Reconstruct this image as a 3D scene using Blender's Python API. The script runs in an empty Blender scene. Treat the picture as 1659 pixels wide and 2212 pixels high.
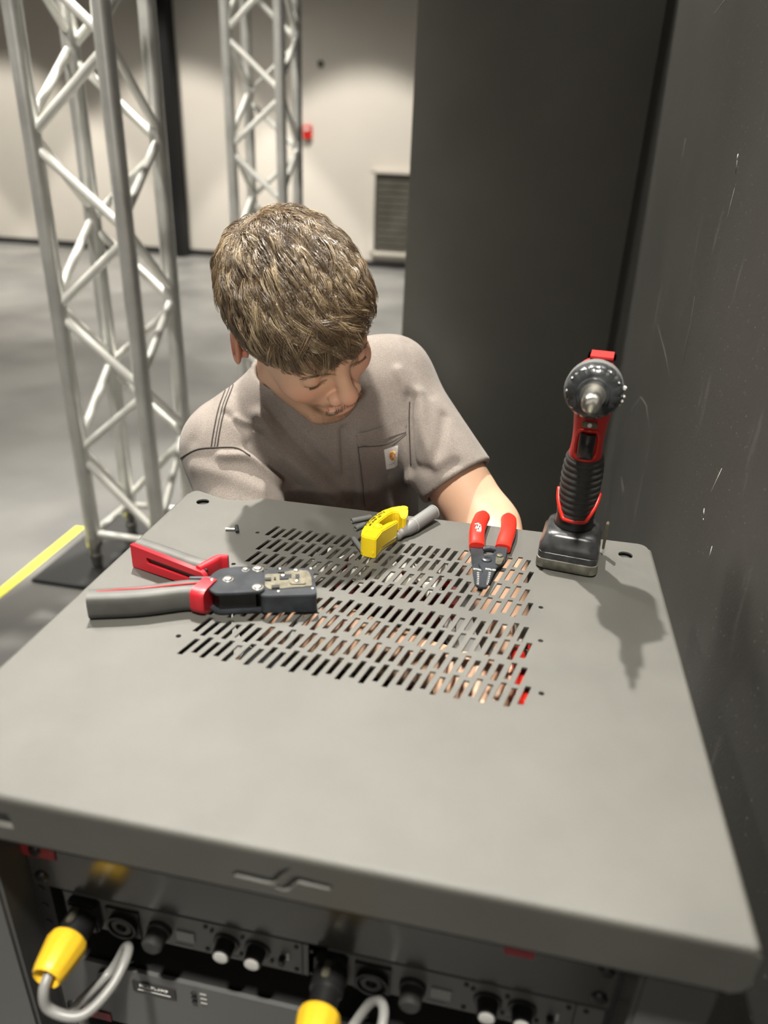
import bpy, bmesh, math, random
import numpy as np
from mathutils import Vector, Matrix
from mathutils.bvhtree import BVHTree

random.seed(7); rng = np.random.default_rng(11)
SC = bpy.context.scene
COL = SC.collection
H = 0.9                       # height of the rack top; most points below are given relative to it

# ------------------------------------------------------------------ camera
FPX, CX, CY = 1575.916, 829.5, 1106.0
YAW, PIT, ROL = -0.17682, 0.452901, 0.0425517
CAM = Vector((0.416467, -0.833936, 0.413627))          # relative to the rack top
_f = Vector((math.sin(YAW)*math.cos(PIT), math.cos(YAW)*math.cos(PIT), -math.sin(PIT)))
_r = _f.cross(Vector((0, 0, 1))).normalized(); _u = _r.cross(_f)
RR = math.cos(ROL)*_r + math.sin(ROL)*_u
UU = -math.sin(ROL)*_r + math.cos(ROL)*_u
FF = _f
cam = bpy.data.cameras.new('camera'); camo = bpy.data.objects.new('camera', cam); COL.objects.link(camo)
cam.sensor_fit = 'VERTICAL'; cam.sensor_height = 24.0; cam.lens = FPX/2212*24.0
cam.clip_start = 0.02; cam.clip_end = 60
camo.matrix_world = Matrix(((RR.x, UU.x, -FF.x, CAM.x), (RR.y, UU.y, -FF.y, CAM.y), (RR.z, UU.z, -FF.z, CAM.z+H), (0, 0, 0, 1)))
cam.dof.use_dof = True; cam.dof.focus_distance = 0.90; cam.dof.aperture_fstop = cam.lens/1000/0.0085
SC.camera = camo

def ray(u, v): return FF + (u-CX)/FPX*RR - (v-CY)/FPX*UU
def onz(u, v, z=0.0):
    d = ray(u, v); return CAM + d*((z-CAM.z)/d.z)
def ony(u, v, y):
    d = ray(u, v); return CAM + d*((y-CAM.y)/d.y)
def onx(u, v, x):
    d = ray(u, v); return CAM + d*((x-CAM.x)/d.x)

# ------------------------------------------------------------------ light and exposure
SC.view_settings.view_transform = 'Standard'; SC.view_settings.look = 'None'
SC.view_settings.gamma = 1.0; SC.view_settings.exposure = 0.0
SC.cycles.use_denoising = True
SC.cycles.max_bounces = 6
w = bpy.data.worlds.new('hall_air'); SC.world = w; w.use_nodes = True
w.node_tree.nodes['Background'].inputs[0].default_value = (1.0, 0.97, 0.92, 1)
w.node_tree.nodes['Background'].inputs[1].default_value = 0.04

def spot(name, loc, target, power, angle, blend, size, color=(1, 0.95, 0.86)):
    l = bpy.data.lights.new(name, 'SPOT'); l.energy = power; l.spot_size = math.radians(angle); l.spot_blend = blend
    l.shadow_soft_size = size; l.color = color
    o = bpy.data.objects.new(name, l); COL.objects.link(o)
    o.location = Vector(loc)+Vector((0, 0, H))
    d = Vector(target)-Vector(loc); o.rotation_euler = d.to_track_quat('-Z', 'Y').to_euler()
    return o
spot('overhead_spot', (-0.75, 1.85, 4.3), (0.3, -0.1, 0), 2150, 75, 0.5, 0.06)
spot('overhead_spot', (0.20, -1.35, 3.2), (0.20, -0.35, 0), 840, 34, 1.0, 0.10)
spot('overhead_spot', (-1.9, -0.7, 3.7), (-1.0, 2.3, -0.2), 820, 42, 0.8, 0.12)  # added fill, aimed to brighten the truss sides facing the camera
spot('overhead_spot', (-2.8, 2.2, 4.2), (-1.6, 1.8, -0.9), 700, 90, 0.7, 0.2)
spot('overhead_spot', (-3.0, 5.6, 4.2), (-3.0, 5.6, -0.9), 850, 120, 0.8, 0.3)
al_ = bpy.data.lights.new('front_fill', 'AREA'); al_.energy = 7; al_.size = 0.8; al_.color = (1, .93, .84)  # soft fill added behind the camera, stands for no known lamp
ao = bpy.data.objects.new('front_fill', al_); COL.objects.link(ao); ao.location = (0.30, -2.7, H+0.95)
ao.rotation_euler = (Vector((0.25, 0.0, 0.1))-Vector((0.30, -2.7, 0.95))).to_track_quat('-Z', 'Y').to_euler()
spot('face_fill_spot', (0.50, -1.9, 0.62), (0.215, 0.0, 0.150), 115, 9.0, 1.0, 0.15)  # narrow beam added behind the camera to brighten the man's face
for ax in (-9.15, -6.65, -4.15, -1.76, 0.8):
    spot('wall_spotlight', (ax, 7.12, 4.1), (ax, 7.12, 0), 950, 69, 0.10, 0.10)

# ------------------------------------------------------------------ materials
def mat(name, color, rough=0.5, metal=0.0, noise=0.0, scale=20, bump=0.0, bscale=200, color2=None, spec=0.5, coat=0.0, sss=0.0, sheen=0.0, trans=0.0):
    m = bpy.data.materials.new(name); m.use_nodes = True
    nt = m.node_tree; b = nt.nodes['Principled BSDF']
    b.inputs['Base Color'].default_value = (*color, 1); b.inputs['Roughness'].default_value = rough
    b.inputs['Metallic'].default_value = metal; b.inputs['Specular IOR Level'].default_value = spec
    b.inputs['Coat Weight'].default_value = coat; b.inputs['Sheen Weight'].default_value = sheen
    b.inputs['Transmission Weight'].default_value = trans
    if sss:
        b.inputs['Subsurface Weight'].default_value = sss
        b.inputs['Subsurface Radius'].default_value = (0.012, 0.005, 0.003); b.inputs['Subsurface Scale'].default_value = 1.0
    tc = nt.nodes.new('ShaderNodeTexCoord')
    if noise or color2:
        n = nt.nodes.new('ShaderNodeTexNoise'); n.inputs['Scale'].default_value = scale; n.inputs['Detail'].default_value = 6
        nt.links.new(tc.outputs['Object'], n.inputs['Vector'])
        c2 = color2 or tuple(min(1, c*(1+noise)) for c in color)
        c1 = color if color2 else tuple(c*(1-noise) for c in color)
        r = nt.nodes.new('ShaderNodeValToRGB'); r.color_ramp.elements[0].position = 0.35; r.color_ramp.elements[1].position = 0.65
        r.color_ramp.elements[0].color = (*c1, 1); r.color_ramp.elements[1].color = (*c2, 1)
        nt.links.new(n.outputs['Fac'], r.inputs['Fac']); nt.links.new(r.outputs['Color'], b.inputs['Base Color'])
    if bump:
        n2 = nt.nodes.new('ShaderNodeTexNoise'); n2.inputs['Scale'].default_value = bscale; n2.inputs['Detail'].default_value = 3
        nt.links.new(tc.outputs['Object'], n2.inputs['Vector'])
        bp = nt.nodes.new('ShaderNodeBump'); bp.inputs['Strength'].default_value = bump; bp.inputs['Distance'].default_value = 0.001
        nt.links.new(n2.outputs['Fac'], bp.inputs['Height']); nt.links.new(bp.outputs['Normal'], b.inputs['Normal'])
    return m

def vcol(m, attr='Col'):
    nt = m.node_tree; a = nt.nodes.new('ShaderNodeVertexColor'); a.layer_name = attr
    nt.links.new(a.outputs['Color'], nt.nodes['Principled BSDF'].inputs['Base Color']); return m

M = {}
M['lid'] = mat('grey_powder_coat', (0.084, 0.083, 0.074), 0.42, noise=0.07, scale=14, bump=0.35, bscale=1800, spec=0.5)
M['rackdark'] = mat('rack_black_steel', (0.03, 0.03, 0.03), 0.5)
M['device'] = mat('device_black_paint', (0.055, 0.055, 0.052), 0.19, spec=1.0, bump=0.05, bscale=900)
M['device2'] = mat('device_grey_paint', (0.115, 0.116, 0.114), 0.38)
M['module'] = mat('module_grey', (0.13, 0.13, 0.126), 0.4)
M['black'] = mat('black_plastic', (0.012, 0.012, 0.012), 0.4)
M['rubber'] = mat('black_rubber', (0.028, 0.028, 0.027), 0.55, noise=0.25, scale=60)
M['greygrip'] = mat('grey_rubber_grip', (0.085, 0.085, 0.078), 0.55, noise=0.15, scale=40)
M['red'] = mat('red_plastic', (0.50, 0.022, 0.020), 0.42, noise=0.08, scale=30)
M['redbright'] = mat('red_vinyl', (0.62, 0.022, 0.012), 0.32)
M['crimpred'] = mat('crimson_plastic', (0.52, 0.018, 0.03), 0.4)
M['yellow'] = mat('yellow_plastic', (0.82, 0.60, 0.015), 0.35, noise=0.05, scale=40)
M['amber'] = mat('amber_yellow_plastic', (0.95, 0.58, 0.03), 0.4)
M['steel'] = mat('brushed_steel', (0.55, 0.54, 0.50), 0.28, metal=1.0)
M['darksteel'] = mat('blackened_steel', (0.045, 0.05, 0.058), 0.33, metal=0.5, noise=0.25, scale=50)
M['brass'] = mat('antique_nickel', (0.15, 0.14, 0.105), 0.42, metal=0.7, noise=0.25, scale=120)
M['white'] = mat('white_print', (0.75, 0.75, 0.72), 0.5)
M['blackprint'] = mat('black_print', (0.02, 0.02, 0.02), 0.6)
M['alu'] = mat('truss_aluminium', (0.66, 0.66, 0.63), 0.36, metal=0.55, noise=0.12, scale=9)
M['brace'] = mat('truss_brace_aluminium', (0.85, 0.85, 0.80), 0.42, metal=0.2, noise=0.1, scale=9)
M['plate'] = mat('black_base_plate', (0.02, 0.02, 0.02), 0.55)
M['tape'] = mat('yellow_floor_tape', (0.80, 0.78, 0.06), 0.55)
M['label'] = mat('red_label', (0.33, 0.03, 0.04), 0.5)
M['cable'] = mat('grey_cable', (0.28, 0.28, 0.27), 0.35)
M['cablewhite'] = mat('white_sheet', (0.70, 0.68, 0.62), 0.4)
M['tube'] = mat('grey_heat_shrink', (0.13, 0.135, 0.13), 0.45)
M['shirtlabel'] = mat('white_woven_label', (0.75, 0.73, 0.70), 0.8)
M['orange'] = mat('orange_thread', (0.75, 0.33, 0.05), 0.8)
M['denim'] = mat('dark_work_trousers', (0.03, 0.035, 0.045), 0.85, bump=0.4, bscale=500)
M['shoe'] = mat('brown_boot_leather', (0.09, 0.05, 0.03), 0.5)

# fabric of the shirt: heathered, faded
m = mat('washed_charcoal_cotton', (0.155, 0.130, 0.116), 0.92, bump=0.7, bscale=900, spec=0.2, sheen=0.15)
nt = m.node_tree; b = nt.nodes['Principled BSDF']; tc = nt.nodes.new('ShaderNodeTexCoord')
n1 = nt.nodes.new('ShaderNodeTexNoise'); n1.inputs['Scale'].default_value = 700; n1.inputs['Detail'].default_value = 2
n2 = nt.nodes.new('ShaderNodeTexNoise'); n2.inputs['Scale'].default_value = 14; n2.inputs['Detail'].default_value = 5
for n in (n1, n2): nt.links.new(tc.outputs['Object'], n.inputs['Vector'])
mx = nt.nodes.new('ShaderNodeMath'); mx.operation = 'ADD'; nt.links.new(n1.outputs['Fac'], mx.inputs[0]); nt.links.new(n2.outputs['Fac'], mx.inputs[1])
rp = nt.nodes.new('ShaderNodeValToRGB'); rp.color_ramp.elements[0].position = 0.7; rp.color_ramp.elements[1].position = 1.3
rp.color_ramp.elements[0].color = (0.175, 0.152, 0.135, 1); rp.color_ramp.elements[1].color = (0.285, 0.25, 0.223, 1)
mm = nt.nodes.new('ShaderNodeMath'); mm.operation = 'MULTIPLY'; mm.inputs[1].default_value = 0.75; nt.links.new(mx.outputs[0], mm.inputs[0])
rp.color_ramp.elements[0].position = 0.55; rp.color_ramp.elements[1].position = 0.95
nt.links.new(mm.outputs[0], rp.inputs['Fac']); nt.links.new(rp.outputs['Color'], b.inputs['Base Color'])
M['shirt'] = m
M['seam'] = mat('dark_shirt_stitching', (0.055, 0.046, 0.042), 0.9)
M['seamlight'] = mat('faded_shirt_edge', (0.22, 0.19, 0.17), 0.9)
M['skin'] = vcol(mat('skin', (0.6, 0.4, 0.3), 0.48, sss=0.12, bump=0.12, bscale=700, spec=0.4))
M['hair'] = vcol(mat('brown_hair', (0.3, 0.2, 0.1), 0.30, spec=0.9))
M['haircap'] = mat('hair_undercoat', (0.075, 0.048, 0.027), 0.8, noise=0.3, scale=300)

# large room surfaces
def wallmat(name, base, rough, streaks=0.0):
    m = mat(name, base, rough, noise=0.10, scale=3, bump=0.25, bscale=350)
    if streaks:
        nt = m.node_tree; b = nt.nodes['Principled BSDF']; tc = nt.nodes.new('ShaderNodeTexCoord')
        mp = nt.nodes.new('ShaderNodeMapping'); mp.inputs['Scale'].default_value = (1, 9, 1.7); mp.inputs['Rotation'].default_value = (0.22, 0, 0)
        n = nt.nodes.new('ShaderNodeTexNoise'); n.inputs['Scale'].default_value = 2.6; n.inputs['Detail'].default_value = 9; n.inputs['Roughness'].default_value = 0.68
        nt.links.new(tc.outputs['Object'], mp.inputs['Vector']); nt.links.new(mp.outputs['Vector'], n.inputs['Vector'])
        r = nt.nodes.new('ShaderNodeValToRGB'); r.color_ramp.elements[0].position = 0.60; r.color_ramp.elements[1].position = 0.86
        r.color_ramp.elements[0].color = (0, 0, 0, 1); r.color_ramp.elements[1].color = (streaks, streaks, streaks, 1)
        nt.links.new(n.outputs['Fac'], r.inputs['Fac'])
        sp = nt.nodes.new('ShaderNodeTexVoronoi'); sp.inputs['Scale'].default_value = 90; nt.links.new(tc.outputs['Object'], sp.inputs['Vector'])
        r2 = nt.nodes.new('ShaderNodeValToRGB'); r2.color_ramp.elements[0].position = 0.05; r2.color_ramp.elements[1].position = 0.11
        r2.color_ramp.elements[0].color = (0.14, 0.14, 0.13, 1); r2.color_ramp.elements[1].color = (0, 0, 0, 1)
        nt.links.new(sp.outputs['Distance'], r2.inputs['Fac'])
        add = nt.nodes.new('ShaderNodeMixRGB'); add.blend_type = 'ADD'; add.inputs[0].default_value = 1
        add2 = nt.nodes.new('ShaderNodeMixRGB'); add2.blend_type = 'ADD'; add2.inputs[0].default_value = 1
        src = b.inputs['Base Color'].links[0].from_socket
        nt.links.new(src, add.inputs[1]); nt.links.new(r.outputs['Color'], add.inputs[2])
        nt.links.new(add.outputs[0], add2.inputs[1]); nt.links.new(r2.outputs['Color'], add2.inputs[2])
        nt.links.new(add2.outputs[0], b.inputs['Base Color'])
    return m
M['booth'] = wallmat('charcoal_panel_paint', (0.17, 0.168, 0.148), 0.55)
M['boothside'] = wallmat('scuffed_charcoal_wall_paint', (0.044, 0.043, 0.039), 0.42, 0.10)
M['hallwall'] = mat('hall_wall_paint', (0.62, 0.58, 0.52), 0.8, noise=0.04, scale=0.7)
M['pillar'] = mat('black_curtain', (0.006, 0.006, 0.006), 0.9)
M['skirting'] = mat('dark_skirting', (0.02, 0.02, 0.02), 0.6)
m = mat('polished_dark_concrete', (0.12, 0.118, 0.115), 0.38, noise=0.22, scale=1.6, color2=(0.19, 0.187, 0.178), bump=0.1, bscale=60); M['floor'] = m
M['shutter'] = mat('dark_shutter', (0.085, 0.08, 0.065), 0.5, noise=0.15, scale=5)

# ------------------------------------------------------------------ object helpers
ORG = {}
def tag(o, label=None, cat=None, group=None, kind=None):
    if label: o['label'] = label
    if cat: o['category'] = cat
    if group: o['group'] = group
    if kind: o['kind'] = kind
    return o
def empty(name, loc, label, cat, group=None):
    o = bpy.data.objects.new(name, None); COL.objects.link(o); o.empty_display_size = 0.05
    o.location = (loc[0], loc[1], loc[2]+H); ORG[o.name] = Vector(o.location)
    return tag(o, label, cat, group)
def link(name, me, material, parent=None, smooth=False, origin=None):
    """me has vertices in rack-top coordinates."""
    if parent is not None: org = ORG[parent.name]
    else: org = Vector(origin)+Vector((0, 0, H)) if origin is not None else Vector((0, 0, H))
    me.transform(Matrix.Translation(Vector((0, 0, H))-org))
    if smooth:
        me.shade_smooth()
        if smooth != True:
            me.set_sharp_from_angle(angle=smooth)
    o = bpy.data.objects.new(name, me); COL.objects.link(o)
    if material is not None: me.materials.append(M[material] if isinstance(material, str) else material)
    if parent is not None: o.parent = parent
    else: o.location = org
    ORG[o.name] = org
    return o
def centre_base(me):
    c = [v.co for v in me.vertices]
    return (sum(v.x for v in c)/len(c), sum(v.y for v in c)/len(c), min(v.z for v in c))
def finish(name, bm, material, parent=None, smooth=math.radians(35), bevel=0.0, seg=2, thing=False):
    bmesh.ops.recalc_face_normals(bm, faces=bm.faces)
    if bevel:
        es = [e for e in bm.edges if len(e.link_faces) == 2 and e.calc_face_angle(0) > math.radians(28)]
        bmesh.ops.bevel(bm, geom=es, offset=bevel, segments=seg, affect='EDGES', clamp_overlap=True)
    me = bpy.data.meshes.new(name); bm.to_mesh(me); bm.free()
    return link(name, me, material, parent, smooth, origin=(centre_base(me) if parent is None else None))
def part(name, fn, material, parent=None, **k):
    bm = bmesh.new(); fn(bm); return finish(name, bm, material, parent, **k)

def a_box(bm, c, s, R=None):
    mtx = Matrix.Translation(Vector(c)) @ (R.to_4x4() if R is not None else Matrix()) @ Matrix.Diagonal((s[0], s[1], s[2], 1))
    bmesh.ops.create_cube(bm, size=1, matrix=mtx)
def a_cyl(bm, a, b, r1, r2=None, n=20, cap=True):
    a = Vector(a); b = Vector(b); d = b-a
    mtx = Matrix.Translation((a+b)/2) @ d.to_track_quat('Z', 'Y').to_matrix().to_4x4()
    bmesh.ops.create_cone(bm, cap_ends=cap, segments=n, radius1=r1, radius2=r1 if r2 is None else r2, depth=d.length, matrix=mtx)
def a_prism(bm, pts, z0, z1):
    """pts: list of (x,y) in plan."""
    lo = [bm.verts.new((p[0], p[1], z0)) for p in pts]; hi = [bm.verts.new((p[0], p[1], z1)) for p in pts]
    n = len(pts)
    bm.faces.new(lo[::-1]); bm.faces.new(hi)
    for i in range(n): bm.faces.new((lo[i], lo[(i+1) % n], hi[(i+1) % n], hi[i]))
def a_tube(bm, pts, r, n=10, cap=True):
    pts = [Vector(p) for p in pts]; rings = []
    rr = r if isinstance(r, (list, tuple)) else [r]*len(pts)
    up = Vector((0, 0, 1))
    t0 = (pts[1]-pts[0]).normalized(); x = t0.cross(up)
    if x.length < 1e-3: x = t0.cross(Vector((1, 0, 0)))
    x.normalize()
    for i, p in enumerate(pts):
        t = (pts[min(i+1, len(pts)-1)]-pts[max(i-1, 0)]).normalized()
        x = (x - t*x.dot(t)).normalized(); y = t.cross(x)
        rings.append([bm.verts.new(p+(x*math.cos(a)+y*math.sin(a))*rr[i]) for a in [2*math.pi*k/n for k in range(n)]])
    for i in range(len(pts)-1):
        for k in range(n):
            bm.faces.new((rings[i][k], rings[i][(k+1) % n], rings[i+1][(k+1) % n], rings[i+1][k]))
    if cap: bm.faces.new(rings[0][::-1]); bm.faces.new(rings[-1])
def a_lathe(bm, a, axis, prof, n=32):
    """prof: list of (distance along axis, radius)."""
    a = Vector(a); t = Vector(axis).normalized(); x = t.cross(Vector((0, 0, 1)))
    if x.length < 1e-3: x = Vector((1, 0, 0))
    x.normalize(); y = t.cross(x); rings = []
    for d, r in prof:
        rings.append([bm.verts.new(a+t*d+(x*math.cos(q)+y*math.sin(q))*max(r, 1e-5)) for q in [2*math.pi*k/n for k in range(n)]])
    for i in range(len(prof)-1):
        for k in range(n): bm.faces.new((rings[i][k], rings[i][(k+1) % n], rings[i+1][(k+1) % n], rings[i+1][k]))
    bm.faces.new(rings[0][::-1]); bm.faces.new(rings[-1])
def catmull(P, n=8):
    P = [Vector(p) for p in P]; Q = [P[0]*2-P[1]]+P+[P[-1]*2-P[-2]]; out = []
    for i in range(1, len(Q)-2):
        for k in range(n):
            t = k/n; a, b_, c, d = Q[i-1], Q[i], Q[i+1], Q[i+2]
            out.append(0.5*((2*b_)+(c-a)*t+(2*a-5*b_+4*c-d)*t*t+(3*b_-a-3*c+d)*t**3))
    out.append(P[-1]); return out
def plate_mesh(name, loops, thick):
    """2D loops (first is the outline, the rest holes) -> filled, extruded mesh in the xy plane, z from -thick to 0."""
    cu = bpy.data.curves.new(name, 'CURVE'); cu.dimensions = '2D'; cu.fill_mode = 'BOTH'; cu.extrude = thick/2
    for lp in loops:
        s = cu.splines.new('POLY'); s.points.add(len(lp)-1); s.use_cyclic_u = True
        for i, q in enumerate(lp): s.points[i].co = (q[0], q[1], 0, 1)
    o = bpy.data.objects.new(name, cu); COL.objects.link(o)
    dg = bpy.context.evaluated_depsgraph_get(); me = bpy.data.meshes.new_from_object(o.evaluated_get(dg))
    bpy.data.objects.remove(o); bpy.data.curves.remove(cu)
    me.materials.clear()
    me.transform(Matrix.Translation((0, 0, -thick/2)))
    return me
def text_mesh(body, size, depth=0.0003, align='CENTER', bold=0.0):
    cu = bpy.data.curves.new('txt', 'FONT'); cu.body = body; cu.size = size; cu.extrude = depth; cu.align_x = align; cu.align_y = 'CENTER'; cu.offset = bold
    o = bpy.data.objects.new('txt', cu); COL.objects.link(o)
    dg = bpy.context.evaluated_depsgraph_get(); me = bpy.data.meshes.new_from_object(o.evaluated_get(dg))
    bpy.data.objects.remove(o); me.materials.clear(); return me
def put_text(name, body, size, c, xdir, ydir, material, parent, depth=0.0003, bold=0.0, align='CENTER'):
    me = text_mesh(body, size, depth, align, bold); x = Vector(xdir).normalized(); z = x.cross(Vector(ydir)).normalized(); y = z.cross(x)
    me.transform(Matrix(((x.x, y.x, z.x, c[0]), (x.y, y.y, z.y, c[1]), (x.z, y.z, z.z, c[2]), (0, 0, 0, 1))))
    return link(name, me, material, parent)
def circle(cx, cy, r, n=20): return [(cx+r*math.cos(2*math.pi*k/n), cy+r*math.sin(2*math.pi*k/n)) for k in range(n)]
def copy_tree(o, parent=None):
    c = o.copy(); COL.objects.link(c)
    if parent is not None: c.parent = parent; c.matrix_parent_inverse = o.matrix_parent_inverse
    for ch in list(o.children): copy_tree(ch, c)
    return c
def struct(name, fn, material, **k):
    o = part(name, fn, material, **k); o['kind'] = 'structure'; return o

# ------------------------------------------------------------------ the hall
FZ = -H
struct('floor', lambda bm: a_box(bm, (-3.5, 3.2, FZ-0.05), (14, 12.2, 0.1)), 'floor')
struct('wall_back', lambda bm: a_box(bm, (-3.5, 9.05, FZ+2.75), (14, 0.1, 5.5)), 'hallwall')
struct('wall_left', lambda bm: a_box(bm, (-10.45, 3.2, FZ+2.75), (0.1, 12.2, 5.5)), 'hallwall')
struct('baseboard_back', lambda bm: a_box(bm, (-3.5, 8.985, FZ+0.04), (13.8, 0.03, 0.08)), 'skirting')
struct('ceiling', lambda bm: a_box(bm, (-3.5, 3.2, FZ+5.55), (14, 12.2, 0.1)), mat('dark_ceiling', (0.10, 0.10, 0.095), 0.9))
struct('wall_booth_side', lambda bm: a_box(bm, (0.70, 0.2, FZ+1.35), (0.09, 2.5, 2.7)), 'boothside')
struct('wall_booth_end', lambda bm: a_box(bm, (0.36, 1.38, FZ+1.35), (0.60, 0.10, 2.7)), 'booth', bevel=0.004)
M['scuff'] = mat('pale_scratch', (0.62, 0.60, 0.55), 0.7); M['scufffaint'] = mat('faint_scratch', (0.105, 0.105, 0.098), 0.6)
WS = bpy.data.objects['wall_booth_side']
for (pts, wd_, mn) in (([(1559, 1012), (1552, 1028), (1536, 1062)], .0011, 'scuff'), ([(1521, 1098), (1520, 1106), (1520, 1112)], .0016, 'scuff'), ([(1519, 1120), (1519, 1124)], .0012, 'scuff'),
        ([(1480, 300), (1474, 340), (1468, 372), (1458, 412)], .0012, 'scufffaint'), ([(1594, 333), (1592, 346)], .0024, 'scuff'), ([(1592, 346), (1589, 374)], .0016, 'scufffaint'),
        ([(1587, 405), (1578, 440), (1566, 492)], .0005, 'scuff'), ([(1538, 1180), (1530, 1210)], .0008, 'scuff'), ([(1434, 60), (1428, 104)], .0014, 'scufffaint'), ([(1566, 0), (1543, 30)], .0012, 'scufffaint'),
        ([(1354, 930), (1362, 890), (1384, 858), (1396, 876), (1402, 925)], .0011, 'scufffaint'), ([(1342, 1030), (1346, 1060), (1338, 1100)], .0015, 'scufffaint'), ([(1420, 700), (1436, 760), (1448, 822)], .0009, 'scufffaint'), ([(1500, 640), (1488, 720), (1474, 790)], .0007, 'scufffaint')):
    def scr(bm):
        P = [onx(a, b_, 0.6548) for a, b_ in pts]
        a_tube(bm, [p_ for p_ in P], [wd_*.35]+[wd_]*(len(P)-2)+[wd_*.35] if len(P) > 2 else wd_*.7, 6)
        for v in bm.verts: v.co.x = 0.65485+(v.co.x-0.6548)*0.2
    part('scratch', scr, mn, WS, smooth=True)
def pillar(bm):
    pts = []
    for i in range(25):
        pts.append((-4.45+i*0.0125*1.0, 8.72+0.02*math.sin(i*1.7)))
    pts += [(-4.15, 8.93), (-4.45, 8.93)]
    a_prism(bm, pts, FZ+0.0, FZ+5.4)
cu = part('black_drape', pillar, 'pillar', thing=True); tag(cu, 'tall narrow black drape hanging against the far pale wall', 'drape')
vent = empty('roller_shutter', (-1.2, 8.98, -0.70), 'dark ribbed shutter set low in the far pale wall beside the charcoal panel', 'shutter')
def slats(bm):
    for k in range(12): a_box(bm, (-1.2, 8.965, -0.66+k*0.078), (0.82, 0.03, 0.07))
part('slat_panel', slats, 'shutter', vent, bevel=0.004)
def fr(bm):
    for x in (-1.64, -0.76): a_box(bm, (x, 8.96, -0.24), (0.05, 0.08, 0.98))
    for z in (-0.715, 0.245): a_box(bm, (-1.2, 8.96, z), (0.93, 0.08, 0.04))
part('frame', fr, 'hallwall', vent, bevel=0.004)
al = empty('fire_alarm', (-2.50, 8.99, 0.64), 'small red fire alarm box on the far pale wall right of the farther truss', 'alarm')
part('housing', lambda bm: a_box(bm, (-2.50, 8.97, 0.65), (0.11, 0.05, 0.15)), 'redbright', al, bevel=0.008)
part('strobe', lambda bm: a_box(bm, (-2.50, 8.94, 0.68), (0.05, 0.02, 0.035)), 'white', al, bevel=0.004)
dt = part('wall_sensor', lambda bm: a_lathe(bm, (-2.34, 9.0, 1.38), (0, -1, 0), [(0, .04), (.02, .036), (.03, .02)]), 'shutter'); tag(dt, 'small dark round sensor high on the far wall above the red alarm', 'sensor')

# yellow tape
def tape(bm):
    a = onz(174, 1138, FZ+0.0005); b_ = onz(-60, 1330, FZ+0.0005); d = (b_-a).normalized(); n = d.cross(Vector((0, 0, 1))).normalized()*0.018
    vs = [a+n, b_+n, b_-n, a-n]; lo = [bm.verts.new((v.x, v.y, FZ+0.0002)) for v in vs]; hi = [bm.verts.new((v.x, v.y, FZ+0.0012)) for v in vs]
    bm.faces.new(hi); bm.faces.new(lo[::-1])
    for i in range(4): bm.faces.new((lo[i], lo[(i+1) % 4], hi[(i+1) % 4], hi[i]))
tag(part('floor_tape', tape, 'tape', smooth=False), 'straight strip of yellow tape stuck on the dark floor by the nearer truss base', 'tape')

# ------------------------------------------------------------------ trusses
S2 = 0.12; TR = 0.0245
def make_truss(cx, cy, label, zt=2.1):
    t = empty('box_truss', (cx, cy, FZ), label, 'truss', None)
    cs = [(cx-S2, cy-S2), (cx+S2, cy-S2), (cx+S2, cy+S2), (cx-S2, cy+S2)]
    part('base_plate', lambda bm: a_box(bm, (cx-0.03, cy+0.0, FZ+0.006), (0.50, 0.52, 0.012)), 'plate', t, bevel=0.002)
    for x, y in cs:
        part('chord', lambda bm: a_cyl(bm, (x, y, FZ+0.10), (x, y, zt), TR, n=24, cap=True), 'alu', t)
        def foot(bm):
            a_lathe(bm, (x, y, FZ+0.012), (0, 0, 1), [(0, .012), (.0, .016), (.035, .021), (.045, .021), (.05, .017), (.075, .017), (.078, .026), (.105, .026), (.11, .0245)], 24)
        part('conical_coupler', foot, 'steel', t)
    N = [0.42, -0.021, -0.478]; P = 0.2215
    zs0 = [-0.80]+[-0.478+0.449*k for k in range(0, 6)]          # nodes on the first post
    for k in range(4):
        a = cs[k]; b_ = cs[(k+1) % 4]
        part('brace', lambda bm: a_cyl(bm, (*a, FZ+0.135), (*b_, FZ+0.135), 0.0125, n=12), 'brace', t)
        part('brace', lambda bm: a_cyl(bm, (*a, zt-0.03), (*b_, zt-0.03), 0.0125, n=12), 'brace', t)
        first, second = (a, b_) if k % 2 == 0 else (b_, a)
        z = -0.478; i = 0; off = 0.0 if k % 2 == 0 else 0.03
        zz = [-0.478+0.224*j+off for j in range(12)]
        part('brace', lambda bm: a_cyl(bm, (*second, FZ+0.16), (*first, zz[0]-0.01), 0.0125, n=12), 'brace', t)
        for j in range(11):
            q0, q1 = (first, second) if j % 2 == 0 else (second, first)
            part('brace', lambda bm: a_cyl(bm, (*q0, zz[j]+0.012), (*q1, zz[j+1]-0.012), 0.0125, n=12), 'brace', t)
    return t
tr = make_truss(-0.8057, 1.2434, 'nearer aluminium box truss standing on a black plate left of the man')
t2 = copy_tree(tr); t2.location = (-0.8779, 2.8217, 0.0)
t2['label'] = 'farther aluminium box truss rising behind the head of the man'
for o in (tr, t2): o['group'] = 'upright aluminium trusses'

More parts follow.
